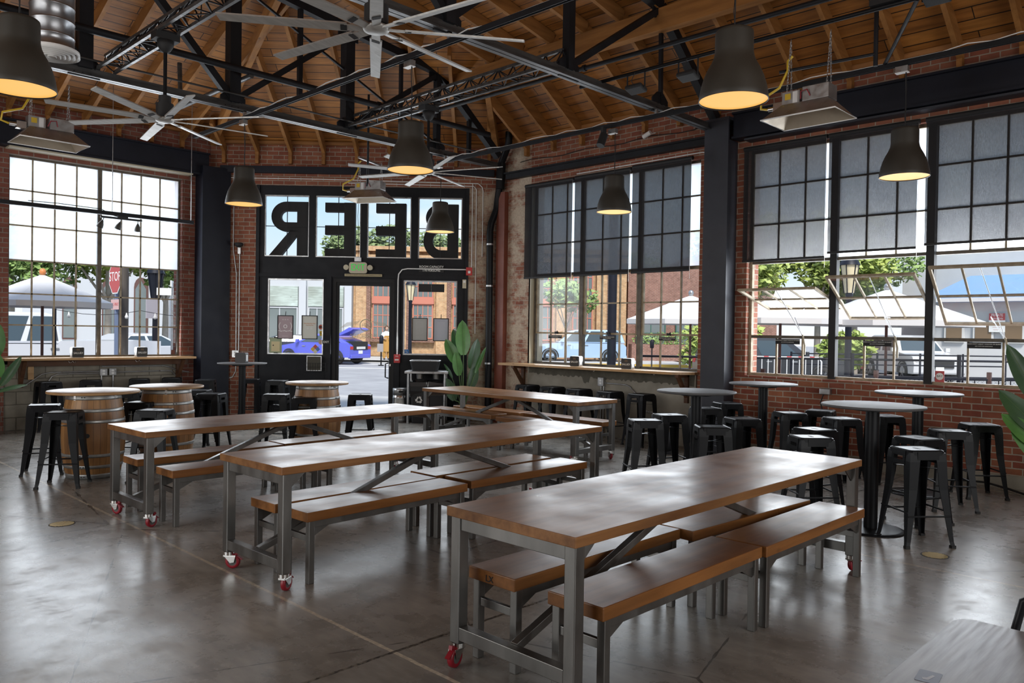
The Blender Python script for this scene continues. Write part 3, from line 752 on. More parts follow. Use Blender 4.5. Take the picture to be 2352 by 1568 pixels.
# ------------------------------------------------------------------ metal bar stools
def make_stool(loc, rz, label):
    t = thing('bar_stool', label, 'stool', loc, rz, 'black metal bar stools')
    H, h = .76, .150
    st = MB(); r = .035
    A = rrect(-h, h, -h, h, r, 4); B = rrect(-h+.012, h-.012, -h+.012, h-.012, r-.008, 4); C_ = rrect(-h+.02, h-.02, -h+.02, h-.02, r-.012, 4)
    n = len(A)
    rings = [(A, H-.04), (A, H-.008), (B, H), (C_, H-.005)]
    vs = [(x, y, z) for P, z in rings for x, y in P]; fs = [(i*n+k, i*n+(k+1) % n, (i+1)*n+(k+1) % n, (i+1)*n+k) for i in range(3) for k in range(n)] + [tuple(range(3*n, 4*n))]
    st.add(vs, fs); obj('seat', st, M['black'], t)
    obj('seat_slot', MB().prism(rrect(-.045, .045, -.012, .012, .011, 4), H-.0055, H-.004), M['matte'], t)
    for sx in (-1, 1):
        for sy in (-1, 1):
            a, b = .135, .208
            lg = MB()
            # folded sheet leg: an angle section tapering to the foot
            def L_(c, w, z, th=.006):
                cx, cy = sx*c, sy*c
                return [(cx, cy, z), (cx - sx*w, cy, z), (cx - sx*w, cy - sy*th, z), (cx - sx*th, cy - sy*th, z), (cx - sx*th, cy - sy*w, z), (cx, cy - sy*w, z)]
            R_ = [L_(a+.013, .088, H-.02), L_(a+.02, .084, H-.09), L_(.163, .07, .45), L_(b-.01, .034, .05), L_(b, .03, 0, .012)]
            vs = [v for q in R_ for v in q]; m = 6
            fs = [tuple(range(m)), tuple(range(4*m, 5*m))] + [(i*m+k, i*m+(k+1) % m, (i+1)*m+(k+1) % m, (i+1)*m+k) for i in range(4) for k in range(m)]
            lg.add(vs, fs); l_ = obj('leg', lg, M['black'], t)
            obj('foot_pad', MB().box(sx*b - sx*.034, sx*b + sx*.002, sy*b - sy*.034, sy*b + sy*.002, 0, .022) if sx*sy > 0 else MB().box(sx*b - .034 if sx > 0 else sx*b - .002, sx*b + .002 if sx > 0 else sx*b + .034, sy*b - .034 if sy > 0 else sy*b - .002, sy*b + .002 if sy > 0 else sy*b + .034, 0, .022), M['rubber'], l_)
    for k in range(4):
        m4 = Matrix.Rotation(k*PI/2, 4, 'Z'); ap = MB()
        if k % 2: ap.box(-.09, .09, -.155, -.150, H-.075, H-.012, m4)
        else:
            ap.box(-.09, .09, -.155, -.150, H-.055, H-.012, m4); ap.box(-.09, -.06, -.157, -.151, H-.095, H-.055, m4); ap.box(.06, .09, -.157, -.151, H-.095, H-.055, m4); ap.box(-.09, .09, -.159, -.153, H-.12, H-.085, m4)
        obj('apron', ap, M['black'], t)
    for k in range(4):
        z = .245 if k % 2 else .275; c = .178
        m4 = Matrix.Rotation(k*PI/2, 4, 'Z')
        P = [m4 @ Vector((-c, -c, z)), m4 @ Vector((c, -c, z))]
        obj('footrest', MB().tube(P, .0075, 8), M['black'], t)
    obj('cross_brace', MB().bar((-.13, -.13, H-.15), (.13, .13, H-.15), .02, .004).bar((-.13, .13, H-.146), (.13, -.13, H-.146), .02, .004), M['black'], t)
    return t
ST = [(2.63, 9.80, 69, 'black metal stool at the very left, beside the front wine barrel and behind another stool'),
 (2.57, 8.90, 57, 'black metal stool in front of the leftmost wine barrel, nearest the floor drain'),
 (3.73, 13.70, 3, 'black metal stool under the left window shelf, in front of the bent conduit'),
 (4.36, 13.76, 68, 'black metal stool under the left window shelf, seat seen just above the front barrel top'),
 (5.11, 13.74, 66, 'black metal stool under the left window shelf, between the two left barrels'),
 (5.65, 13.74, 64, 'black metal stool under the left window shelf, nearest the navy steel pillar'),
 (3.98, 11.10, 59, 'black metal stool half hidden between the front barrel and the second barrel, the farther one'),
 (4.12, 10.20, 39, 'black metal stool in front of the second barrel, its back edge against the staves'),
 (3.58, 9.55, 42, 'black metal stool peeking out behind the right flank of the front barrel'),
 (3.35, 8.57, 43, 'black metal stool right behind the near corner of the third communal table'),
 (5.91, 13.00, 57, 'black metal stool at the foot of the navy steel pillar'),
 (4.86, 10.90, 49, 'black metal stool just behind the stool to the right of the second barrel'),
 (4.74, 10.24, 40, 'black metal stool to the right of the second barrel, legs seen under the table'),
 (6.62, 12.80, 57, 'black metal stool against the brick strip, behind the lone round high table'),
 (6.80, 12.20, 40, 'black metal stool against the black entrance panel, behind the far barrel'),
 (5.38, 9.68, 47, 'black metal stool to the left of the barrel by the door'),
 (5.40, 9.00, 56, 'black metal stool with a slotted side, directly in front of the barrel by the door'),
 (6.28, 9.03, 49, 'black metal stool to the right of the barrel by the door, daylight in its slot'),
 (6.18, 9.95, 50, 'black metal stool almost wholly hidden behind the barrel by the door'),
 (9.66, 9.06, 82, 'black metal stool under the wall bar, first one from the whitewashed pier'),
 (9.68, 8.52, 83, 'black metal stool under the wall bar, second one from the whitewashed pier'),
 (9.66, 7.95, 83, 'black metal stool under the wall bar, third one from the whitewashed pier'),
 (9.66, 7.34, 82, 'black metal stool under the wall bar, fourth from the pier, below the outlet box'),
 (9.66, 6.76, 84, 'black metal stool under the wall bar, last one, by the bar end bracket'),
 (6.80, 4.71, 51, 'black metal stool standing foremost at the high table nearest the wall bar'),
 (7.47, 4.85, 59, 'black metal stool just behind the foremost one, left of the pedestal nearest the wall bar'),
 (6.85, 3.96, 44, 'black metal stool right behind the far edge of the front communal table'),
 (7.78, 4.14, 58, 'black metal stool right of the pedestal nearest the wall bar, before two more stools'),
 (8.52, 5.02, 58, 'black metal stool between the pedestal and the right steel pillar'),
 (9.40, 5.22, 56, 'black metal stool at the foot of the right steel pillar, against the brick'),
 (8.83, 4.10, 52, 'black metal stool right of the second high table pedestal, close to the brick wall'),
 (9.41, 3.98, 12, 'black metal stool turned square to the viewer, close against the brick wall'),
 (7.48, 3.22, 68, 'black metal stool left of the big front pedestal, the farther of a pair'),
 (6.87, 2.99, 48, 'black metal stool left of the big front pedestal, behind the far corner of the table'),
 (8.70, 3.45, 56, 'black metal stool half hidden by the big front pedestal on its left side'),
 (9.42, 3.24, 52, 'black metal stool between the big front pedestal and the pedestal behind it'),
 (8.42, 2.30, 36, 'black metal stool in front of the rear pedestal, before the last stool at the wall'),
 (9.32, 2.26, 40, 'black metal stool farthest right, alone near the brick wall and the tall plant'),
 (7.58, 2.32, 64, 'black metal stool right behind the nearest stool, seat just above it'),
 (6.82, 2.10, 51, 'black metal stool nearest the viewer at the right, next to the floor drain')]
for i, (x, y, r, lb) in enumerate(ST):
    if i == 0: s0 = make_stool((x, y, 0), math.radians(r), lb)
    else: dup(s0, (x, y, 0), math.radians(r), lb)

# ------------------------------------------------------------------ pedestal high tables
def high_table(x, y, label, d=.8):
    t = thing('high_table', label, 'table', (x, y, 0), 0, 'round pedestal high tables')
    r = d/2
    obj('tabletop', MB().lathe([(0, 1.045), (r-.03, 1.045), (r-.006, 1.05), (r, 1.06), (r-.004, 1.069), (r-.012, 1.07), (0, 1.0701)], 48), M['htop'], t)
    obj('mount_plate', MB().cyl((0, 0, 0), .16, 1.02, 1.045, 24), M['black'], t)
    obj('pedestal', MB().cyl((0, 0, 0), .055, .02, 1.03, 24), M['black'], t)
    obj('base_disc', MB().lathe([(.0, .022), (.06, .022), (.24, .018), (.268, .012), (.275, .004), (.275, 0), (0, 0)], 40), M['black'], t)
    return t
high_table(7.11, 4.30, 'round black high table nearest the wall bar')
high_table(8.96, 4.50, 'round black high table beside the right steel pillar, under the open vents')
high_table(6.97, 2.50, 'round black high table in front at the right, big pedestal beside the front communal table', .83)
high_table(8.98, 2.76, 'round black high table close to the brick wall under the window at the right', .85)
high_table(6.14, 12.16, 'lone round black high table by the navy steel pillar and entrance brick strip', .78)

# ------------------------------------------------------------------ wine barrels
def barrel_mat():
    m, nt, b = mk('oak_staves'); N, L, noise, ramp, mix, math_, mapping, bump, co = nodes(nt)
    c = co(); oi = N('ShaderNodeObjectInfo')
    gr = N('ShaderNodeTexGradient'); gr.gradient_type = 'RADIAL'; L(c, gr.inputs[0])
    st = math_('MULTIPLY', gr.outputs[1], 30.0); fr = math_('FRACT', st); fl_ = math_('FLOOR', st)
    wn = N('ShaderNodeTexWhiteNoise'); wn.noise_dimensions = '1D'; L(math_('ADD', fl_, math_('MULTIPLY', oi.outputs[3], 50)), wn.inputs['W'])
    g = noise(mapping(c, (9, 9, .8)), 2.5, 6, .6)
    col = ramp(wn.outputs[0], (0, (.23, .11, .035)), (1, (.40, .215, .08)))
    col = mix(.7, col, ramp(g, (.3, (.6, .55, .5)), (.7, (1.2, 1.15, 1.1))), 'MULTIPLY')
    col = mix(.5, col, ramp(noise(c, 2.2, 4), (.35, (.55, .4, .3)), (.6, (1.1, 1.1, 1.1))), 'MULTIPLY')
    gap = math_('LESS_THAN', math_('PINGPONG', fr, .5), .022)
    col = mix(gap, col, (.03, .014, .006)); L(col, b.inputs['Base Color']); b.inputs['Roughness'].default_value = .45
    L(bump(gap, -.4, .006), b.inputs['Normal']); return m
M['barrel'] = barrel_mat()
M['hoop'] = noisy('barrel_hoop_steel', (.26, .26, .25), (.44, .44, .43), 7, (.35, .6), .8)
M['btop'] = wood_mat('oak_barrel_top', (.26, .14, .06), (.46, .29, .14), .38, 'X')
def barrel(x, y, label, d=.84, rz=0, bung=True):
    t = thing('wine_barrel', label, 'barrel table', (x, y, 0), rz, 'wine barrel tables')
    def rr(z): u = (z - .45)/.45; return .315 - .055*u*u
    prof = [(rr(.0)-.01, 0)] + [(rr(z), z) for z in [.9*k/16 for k in range(17)]]
    obj('staves', MB().lathe([(.0, .03), (rr(0)-.03, .03)] + prof + [(rr(.9)-.03, .9), (rr(.9)-.03, .87), (0, .87)], 60), M['barrel'], t)
    for a, b in ((.0, .055), (.115, .15), (.235, .27), (.60, .635), (.715, .75), (.845, .90)):
        zz = [a + (b-a)*k/3 for k in range(4)]
        hp = obj('hoop', MB().lathe([(rr(zz[0]) - .002, a)] + [(rr(z) + .004, z) for z in zz] + [(rr(zz[-1]) - .002, b)], 60), M['hoop'], t)
        zc = (a+b)/2
        for dt in (-.05, .05): q = MB().cyl((0, 0, 0), .006, 0, .009, 8, M=Matrix.Rotation(-PI*.72 + dt, 4, 'Z') @ Matrix.Translation((rr(zc)+.002, 0, zc)) @ Matrix.Rotation(PI/2, 4, 'Y')); obj('rivet', q, M['matte'], hp)
    if bung: obj('bung_hole', MB().cyl((0, 0, 0), .024, 0, .003, 16, M=Matrix.Rotation(-PI*.66, 4, 'Z') @ Matrix.Translation((rr(.47)+.0005, 0, .47)) @ Matrix.Rotation(PI/2, 4, 'Y')), M['matte'], t)
    r = d/2
    obj('tabletop', MB().lathe([(0, .905), (r-.004, .905), (r, .91), (r, .926), (r-.006, .932), (0, .9321)], 56), M['btop'], t)
    for k in range(4):
        m4 = Matrix.Rotation(-2.6 + k*PI/2, 4, 'Z')
        obj('top_clip', MB().box(.268, .274, -.012, .012, .84, .905, m4), M['chrome'], t)
    return t
barrel(2.98, 9.30, 'wine barrel table farthest left, largest, with a black bung hole facing out', .92)
barrel(3.90, 9.62, 'wine barrel table second from the left, behind the near corner of the third communal table', .83, .6, False)
barrel(5.72, 9.22, 'wine barrel table in front of the glass entrance door', .82, 1.1, False)

# ------------------------------------------------------------------ table and chair at the bottom right corner
t = thing('cafe_table', 'brushed grey table at the bottom corner of the view with a dark sticker', 'table', (0, 0, 0))
obj('tabletop', MB().prism(rrect(1.35, 2.85, -.6, .74, .06, 6), .715, .74), M['fgtop'], t, bevel=.003)
obj('pedestal', MB().cyl((1.8, .1, 0), .04, .02, .715, 16), M['black'], t)
obj('base_plate', MB().box(1.5, 2.1, -.2, .4, 0, .02), M['black'], t)
obj('sticker', MB().prism(rrect(-.042, .042, -.028, .028, .006, 3), .7401, .7406, Matrix.Translation((2.28, .66, 0)) @ Matrix.Rotation(.12, 4, 'Z')), mat('worn_blue_sticker', (.06, .065, .12), .35), t)
obj('sticker_print', MB().prism([(-.018, -.006), (.02, -.012), (.022, -.005), (-.004, .002), (-.01, .012), (-.022, .006)], .7406, .7409, Matrix.Translation((2.275, .66, 0))), mat('worn_print', (.30, .30, .33), .4), t)
t = thing('metal_chair', 'dark metal chair with a tubular hoop back tucked at the grey table', 'chair', (2.93, .42, 0), .1)
hoop = [(-.02, -.17, .45), (.04, -.18, .7), (.05, -.16, .80), (.055, -.09, .845), (.055, 0, .855), (.055, .09, .845), (.05, .16, .80), (.04, .18, .7), (-.02, .17, .45)]
obj('back_hoop', MB().tube(hoop, .013, 10), M['black'], t)
obj('seat', MB().prism(rrect(-.36, -.0, -.18, .18, .05, 4), .44, .46), M['black'], t)
for a, b in ((-.34, -.16), (-.34, .16), (-.03, -.16), (-.03, .16)): obj('leg', MB().bar((a, b, .44), (a*1.1+.01, b*1.2, 0), .03, .03, .022, .022), M['black'], t)
# ------------------------------------------------------------------ roof trusses
def truss(name, y, xs, ztop, label, extra):
    t = thing(name, label, 'roof truss', (0, y, 0), 0, 'black steel roof trusses')
    xe = xs[0]; zb = 4.56
    bc = MB()
    for s in (-1, 1): bc.box(-4.8, xe, s*.035 - .028 - (.0 if s > 0 else .0), s*.035 + .028, zb - .05, zb - .036); bc.box(-4.8, xe, s*.012 - .006, s*.012 + .006, zb - .036, zb + .05)
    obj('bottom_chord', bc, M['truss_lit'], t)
    tops = [(x, 0, z) for x, z in ztop]
    for (a, b) in zip(tops, tops[1:]): obj('top_chord', MB().bar(a, b, .11, .12), M['truss'], t)
    for (a, b, w) in extra: obj('web_member', MB().bar((a[0], 0, a[1]), (b[0], 0, b[1]), w, w), M['truss'], t)
    for x, z in [(v, zb + .03) for v in xs[1:]] + [(x, z - .08) for x, z in ztop[1:]]:
        g = obj('gusset_plate', MB().prism([(x-.17, z-.09), (x+.17, z-.09), (x+.17, z+.08), (x+.06, z+.17), (x-.06, z+.17), (x-.17, z+.08)], -.012, .012, XZ), M['truss'], t)
        for k in range(6): rv = MB().cyl((0, 0, 0), .011, .012, .02, 6, M=Matrix.Translation((x-.11+.044*k, 0, z-.05+(k % 2)*.07)) @ Matrix.Rotation(PI/2, 4, 'X')); obj('rivet', rv, M['truss'], g)
    return t
M['truss_lit'] = noisy('lit_truss_paint', (.03, .03, .032), (.085, .085, .084), 3, (.3, .5), .2, (1, 6, 6))  # black truss paint lightened to carry the light on the chord underside
truss('roof_truss', 9.95, [9.72, 8.34, 6.62, 4.85, 3.05, 1.3], [(9.75, 4.72), (8.34, 5.86), (6.62, 6.06), (4.85, 6.3), (3.05, 6.62), (1.3, 6.95), (-.5, 7.3)],
      'black steel roof truss nearest the entrance wall, ending at the corner drain pipe',
      [((8.34, 4.6), (8.34, 5.8), .09), ((6.62, 4.6), (6.62, 6.0), .15), ((4.85, 4.6), (4.85, 6.25), .15), ((3.05, 4.6), (3.05, 6.6), .15), ((1.3, 4.6), (1.3, 6.9), .15), ((6.62, 4.62), (8.3, 5.78), .075),
       ((4.85, 4.62), (6.62, 6.0), .075), ((4.85, 4.62), (3.05, 6.55), .09), ((3.05, 4.62), (1.3, 6.9), .075), ((7.6, 4.62), (7.6, 5.9), .05), ((5.83, 4.9), (5.83, 6.15), .06), ((4.85, 6.2), (8.3, 4.7), .03), ((9.05, 4.62), (9.05, 5.2), .06)])
truss('roof_truss', 5.83, [10.0, 8.62, 6.8, 5.0, 3.2, 1.4], [(10.02, 4.70), (8.60, 5.86), (6.8, 6.10), (5.0, 6.38), (3.2, 6.7), (1.4, 7.0), (-.4, 7.35)],
      'black steel roof truss landing on the right steel pillar, passing behind the front ceiling fan',
      [((8.64, 4.6), (8.62, 5.8), .045), ((6.8, 4.6), (6.8, 6.05), .10), ((5.0, 4.6), (5.0, 6.3), .12), ((3.2, 4.6), (3.2, 6.6), .12), ((6.8, 4.64), (8.56, 5.80), .075), ((5.0, 4.64), (6.75, 6.05), .075), ((5.0, 4.64), (3.2, 6.6), .075)])

def lattice(x, y0, y1, label):
    t = thing('lattice_girder', label, 'girder', (x, 0, 0), 0, 'lattice girders carrying the fans')
    rails = [(-.1, 4.63), (.1, 4.63), (0, 4.80)]
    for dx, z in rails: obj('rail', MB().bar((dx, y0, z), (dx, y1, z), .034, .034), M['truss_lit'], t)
    n = max(2, int((y1-y0)/.25)); st = (y1-y0)/n
    for a, b in ((0, 1), (0, 2), (1, 2)):
        lc = MB()
        for k in range(n):
            p, q = (rails[a], rails[b]) if k % 2 else (rails[b], rails[a])
            lc.bar((p[0], y0+k*st, p[1]), (q[0], y0+(k+1)*st, q[1]), .011, .011)
            if b == 2 or True: lc.bar((rails[a][0], y0+k*st, rails[a][1]), (rails[b][0], y0+k*st, rails[b][1]), .012, .012)
        obj('lacing', lc, M['truss'], t)
    return t
lattice(3.28, 5.83, 9.95, 'lattice girder at the upper left, carrying the left ceiling fan')
lattice(6.70, 5.83, 9.95, 'lattice girder in mid view, carrying the fan behind the middle pendant lamp')
lattice(3.28, 1.70, 5.83, 'lattice girder above the front ceiling fan, mostly out of view')

def strut(x, y0, y1, z, label):
    t = thing('channel_strut', label, 'strut', (x, 0, 0), 0, 'black channel struts carrying the lamps')
    obj('channel', MB().box(-.021, .021, y0, y1, z, z+.045).box(-.021, -.015, y0, y1, z-.008, z).box(.015, .021, y0, y1, z-.008, z), M['truss'], t)
    pts = []; y = y0+.1; r = random.Random(3)
    while y < y1: pts.append((r.uniform(-.008, .008), y, z+.052+(.025 if r.random() < .3 else 0))); y += .22
    obj('cable', MB().tube(pts, .006, 5), M['white'], t)
    for y in (5.83, 9.95):
        if y0 < y < y1: obj('beam_clamp', MB().box(-.02, .02, y-.05, y-.02, z+.02, z+.13).box(-.02, .02, y-.05, y+.05, z+.10, z+.13), M['galv'], t)
strut(5.0, -.5, 11.45, 4.40, 'black channel strut over the tables, carrying three pendant lamps in a row')
strut(8.5, -.5, 10.1, 4.41, 'black channel strut parallel to the right wall, carrying three pendant lamps')
strut(1.5, 1.0, 9.2, 4.40, 'black channel strut at the far left, above the cut-off pendant lamp')

# ------------------------------------------------------------------ pendant lamps
def pendant(x, y, label):
    t = thing('pendant_lamp', label, 'lamp', (x, y, 3.27), 0, 'dark bell pendant lamps')
    prof = [(.231, .004), (.236, 0), (.238, .004), (.233, .04), (.222, .10), (.203, .165), (.178, .222), (.152, .268), (.139, .30), (.134, .322), (.131, .34), (.130, .465), (.127, .482), (.118, .490), (0, .492)]
    obj('shade', MB().lathe(prof, 48), M['lampblack'], t)
    obj('diffuser', MB().lathe([(0, .010), (.2325, .010)], 48), M['lampglow'], t)
    obj('cord', MB().tube([(0, 0, .49), (.006, 0, .75), (-.004, .004, 1.0), (0, 0, 1.12)], .005, 6).tube([(.02, 0, .49), (.0, .01, .62), (.02, 0, .9), (.0, 0, 1.1)], .0025, 5), M['matte'], t)
    b = obj('junction_box', MB().box(-.03, .03, -.02, .10, 1.065, 1.125), M['galv'], t)
    obj('box_cover', MB().box(-.032, .032, -.022, .102, 1.060, 1.066), M['white'], b)
    return t
p0 = pendant(5.01, 2.78, 'largest dark pendant lamp at the upper right, glowing amber underneath')
for x, y, lb in [(5.04, 6.42, 'dark pendant lamp at mid view, hanging above the second communal table'),
                 (4.99, 9.89, 'dark pendant lamp hanging before the brick strip left of the entrance'),
                 (8.49, 10.01, 'smallest dark pendant lamp, hanging in front of the letter B'),
                 (8.56, 6.49, 'dark pendant lamp hanging before the shades above the wall bar'),
                 (8.50, 2.79, 'dark pendant lamp hanging before the shades over the open vents'),
                 (1.52, 6.32, 'dark pendant lamp at the upper left, cut off by the picture edge')]:
    dup(p0, (x, y, 3.27), 0, lb)

# ------------------------------------------------------------------ ceiling fans
def fan(x, y, ph, label):
    t = thing('ceiling_fan', label, 'fan', (x, y, 3.75), 0, 'eight-blade ceiling fans')
    obj('hub_cover', MB().lathe([(0, -.03), (.05, -.028), (.085, -.016), (.10, 0), (.10, .012), (0, .012)], 36), M['fan'], t)
    obj('motor', MB().cyl((0, 0, 0), .085, .03, .16, 20).cyl((0, 0, 0), .06, .16, .24, 16), M['matte'], t)
    obj('down_rod', MB().cyl((0, 0, 0), .018, .22, .80, 12), M['black'], t)
    obj('canopy', MB().lathe([(.02, .68), (.05, .70), (.078, .75), (.082, .80), (0, .80)], 20).box(-.12, .12, -.07, .07, .80, .875), M['matte'], t)
    for k in range(8):
        m4 = Matrix.Rotation(math.radians(ph + 45*k), 4, 'Z') @ Matrix.Rotation(math.radians(14), 4, 'X')
        b = obj('blade', MB().prism([(.20, -.045), (1.05, -.038), (1.07, .038), (.20, .045)], -.006, .006, m4), M['fan'], t, bevel=.003)
        obj('blade_arm', MB().prism([(.07, -.028), (.22, -.034), (.22, .034), (.07, .028)], -.009, .004, m4), M['matte'] if 0 else M['fan'], b)
        obj('blade_strap', MB().box(.20, .245, -.03, .03, -.011, -.006, m4), M['matte'], b)
fan(3.29, 4.60, 9.5, 'eight-blade ceiling fan at the top of the view, nearest the viewer')
fan(3.28, 8.22, 35, 'eight-blade ceiling fan hanging at the left, before the left window beam')
fan(6.73, 8.20, 22, 'eight-blade ceiling fan partly hidden behind the middle pendant lamp')

# ------------------------------------------------------------------ gas heaters
def heater(x, y, rz, z, label, chain_top, hose=1):
    t = thing('gas_heater', label, 'heater', (x, y, z), rz, 'hanging infrared gas heaters')
    a, b, h, k = .37, .26, .16, .5           # half sizes of the flared hood
    lo = [(-a, -b, 0), (a, -b, 0), (a, b, 0), (-a, b, 0)]; hi = [(-a+.14, -b+.16, h), (a-.14, -b+.16, h), (a-.14, b-.16, h), (-a+.14, b-.16, h)]
    li = [(v[0]*.985, v[1]*.98, .0) for v in lo]; hi2 = [(v[0]*.98, v[1]*.98, h-.008) for v in hi]
    obj('hood', MB().add(lo+hi, [(k_, (k_+1) % 4, 4+(k_+1) % 4, 4+k_) for k_ in range(4)] + [(4, 5, 6, 7)]), M['galv'], t)
    obj('reflector', MB().add(li+hi2, [(4+k_, 4+(k_+1) % 4, (k_+1) % 4, k_) for k_ in range(4)] + [(7, 6, 5, 4)]), M['refl'], t)
    obj('hood_rim', MB().tube(lo, .007, 6, closed=True), M['white'], t)
    obj('burner_box', MB().box(-.02, a-.13, -b+.16, b-.16, h, h+.14), M['galv'], t, bevel=.004)
    cb = obj('control_box', MB().box(-a+.13, -.06, -.07, .05, h, h+.13), M['galv'], t)
    obj('warning_label', MB().box(-a+.16, -a+.22, -.0725, -.0705, h+.05, h+.11), M['yellow'], cb)
    obj('data_plate', MB().box(-.13, -.08, -.0725, -.0705, h+.01, h+.12), M['white'], cb)
    obj('ignition_wire', MB().tube([(-.04, -.09, h+.03), (-.02, -.13, h+.09), (.04, -.13, h+.10), (.06, -.105, h+.04)], .006, 6), M['red'], t)
    obj('gas_valve', MB().box(-a+.02, -a+.12, -.04, .04, h-.03, h+.05).tube([(-a-.05, 0, h+.01), (-a+.04, 0, h+.01)], .022, 10), M['chrome'], t)
    for cx, cy in ((-.2, 0), (.2, 0)):
        for s in (-1, 1):
            ch = MB(); p = Vector((cx, s*.05, h+.13)); q = Vector((cx + .01, 0, chain_top - z)); n = int((q-p).length/.03)
            for i in range(n):
                c0 = p.lerp(q, i/n); c1 = p.lerp(q, (i+1.25)/n); off = .006
                d = Vector((off, 0, 0)) if i % 2 else Vector((0, off, 0))
                ch.tube([c0 - d, c1 - d, c1 + d, c0 + d], .0022, 4, closed=True)
            obj('chain', ch, M['galv'], t)
    obj('gas_hose', MB().tube([(-a-.05, 0, h+.01), (-a-.13, .0, h+.03), (-a-.12, -.02, h+.12), (-a+.08, -.03, h+.2), (-a+.16, -.02, h+.36), (-a+.15, 0, h+.46), (-a+.2, 0, h+.5)], .013, 8), M['yellow'], t)
    return t
heater(7.60, 3.40, -PI/2, 3.78, 'hanging gas heater at the upper right with a yellow hose', 4.6)
heater(2.88, 10.62, 0, 3.80, 'hanging gas heater at the left, before the left window beam', 4.55)
heater(7.75, 10.95, -PI/4 - .3, 3.80, 'hanging gas heater in front of the BEER letters', 4.42)

# ------------------------------------------------------------------ pipes, duct, track lights and floodlights
tag(obj('sprinkler_pipe', MB().tube([(-4, 9.72, 4.98), (9.3, 9.72, 4.98)], .045, 12).tube([(3.5, 9.72, 4.98), (3.53, 9.72, 4.98)], .06, 12).tube([(7.0, 9.72, 4.98), (7.04, 9.72, 4.98)], .06, 12), M['truss']), 'thick black sprinkler pipe running along the truss nearest the entrance', 'pipe')
tag(obj('sprinkler_pipe', MB().tube([(7.8, -3, 5.0), (7.8, 9.70, 5.0)], .028, 10).tube([(7.8, 6.62, 5.0), (7.8, 6.68, 5.0)], .042, 10).tube([(7.8, 6.4, 5.0), (7.8, 6.44, 5.0)], .042, 10), M['truss']), 'slim black pipe running under the roof planks beside the timber purlin', 'pipe')
tag(obj('branch_pipe', MB().tube([(4.98, 9.70, 4.93), (4.98, 11.9, 4.93), (4.98, 11.95, 5.6)], .035, 10), M['truss_lit']), 'grey branch pipe next to the lamp strut behind the entrance-side truss', 'pipe')
tag(obj('conduit', MB().tube([(-2, 9.86, 4.69), (9.3, 9.86, 4.69)], .013, 8), M['truss_lit']), 'thin conduit laid along the bottom chord of the entrance-side truss', 'conduit')
cr = tag(obj('conduit_rail', MB().tube([(7.4, -2, 4.61), (7.4, 6.15, 4.61)], .022, 10), M['black']), 'black conduit rail from which the right heater and floodlights hang', 'conduit')
obj('power_strip', MB().box(7.365, 7.435, 2.1, 2.75, 4.635, 4.69), M['matte'], cr)
tag(obj('gas_pipe', MB().tube([(8.02, 2.92, 6.05), (8.02, 2.92, 4.30)], .022, 10).tube([(8.02, 2.92, 4.42), (7.58, 3.70, 4.30)], .017, 8), M['truss']), 'black gas pipe dropping from the roof beside the right heater', 'pipe')
tag(obj('gas_pipe', MB().tube([(7.42, 10.55, 5.4), (7.42, 10.55, 4.0), (7.45, 10.62, 3.96)], .018, 8), M['truss']), 'black gas pipe dropping beside the heater at the BEER letters', 'pipe')
tag(obj('brace_pipe', MB().tube([(7.4, 2.35, 4.6), (8.5, 3.0, 4.46)], .02, 8), M['truss']), 'black diagonal brace pipe between conduit rail and lamp strut', 'pipe')
tag(obj('chain_hanger_bar', MB().bar((7.45, 10.85, 4.45), (8.05, 11.1, 4.45), .04, .03), M['galv']), 'short strut holding the chains of the heater at the BEER letters', 'strut')
t = thing('spiral_duct', 'round spiral steel air duct at the upper left with a ringed outlet', 'duct', (2.31, 8.46, 4.2))
pr = [(.19, .05)]
for k in range(17): pr += [(.19, .05+.14*k), (.19, .05+.14*k+.122), (.1945, .05+.14*k+.125), (.1945, .05+.14*k+.134), (.19, .05+.14*k+.137)]
obj('duct_pipe', MB().lathe(pr, 40), noisy('spiral_duct_steel', (.30, .31, .33), (.42, .43, .45), 4, (.25, .4), .9), t)
df = MB()
for k, r in enumerate((.235, .195, .155, .115, .075, .035)): df.lathe([(r, .06 - k*.006), (r+.004, .0 - k*.004 + .01), (r-.03, .05 - k*.006)], 40)
obj('diffuser', df, M['white'], t)
t = thing('lighting_bar', 'long dark bar hanging on thin rods before the left window', 'bar', (0, 13.2, 0))
obj('bar', MB().bar((-1, 0, 3.40), (5.76, 0, 3.40), .05, .06), M['truss'], t)
for x in (4.47, 5.72): obj('hanger_rod', MB().tube([(x, 0, 3.42), (x, 0, 5.40)], .006, 6), M['galv'], t)
obj('power_cable', MB().tube([(3.3, -.03, 3.45), (3.7, -.03, 3.46), (4.3, -.02, 3.45), (4.5, 0, 3.37), (4.62, 0, 3.35)], .006, 5), M['matte'], t)
t = thing('track_light', 'small track light with three bell heads under the hanging bar', 'light', (0, 13.2, 0))
obj('track', MB().bar((4.30, 0, 3.335), (4.92, 0, 3.335), .035, .03).box(4.56, 4.70, -.03, .03, 3.345, 3.372), M['matte'], t)
for x, tl in ((4.34, .3), (4.60, .25), (4.86, -.1)):
    m4 = Matrix.Translation((x, 0, 3.30)) @ Matrix.Rotation(tl, 4, 'Y') @ Matrix.Rotation(.35, 4, 'X')
    obj('spot_head', MB().lathe([(.012, -.02), (.022, -.04), (.028, -.055), (.04, -.08), (.048, -.115), (.05, -.14), (.044, -.14), (0, -.10)], 18, M=m4).cyl((0, 0, 0), .006, -.03, .03, 6, M=m4), M['lampblack'], t)
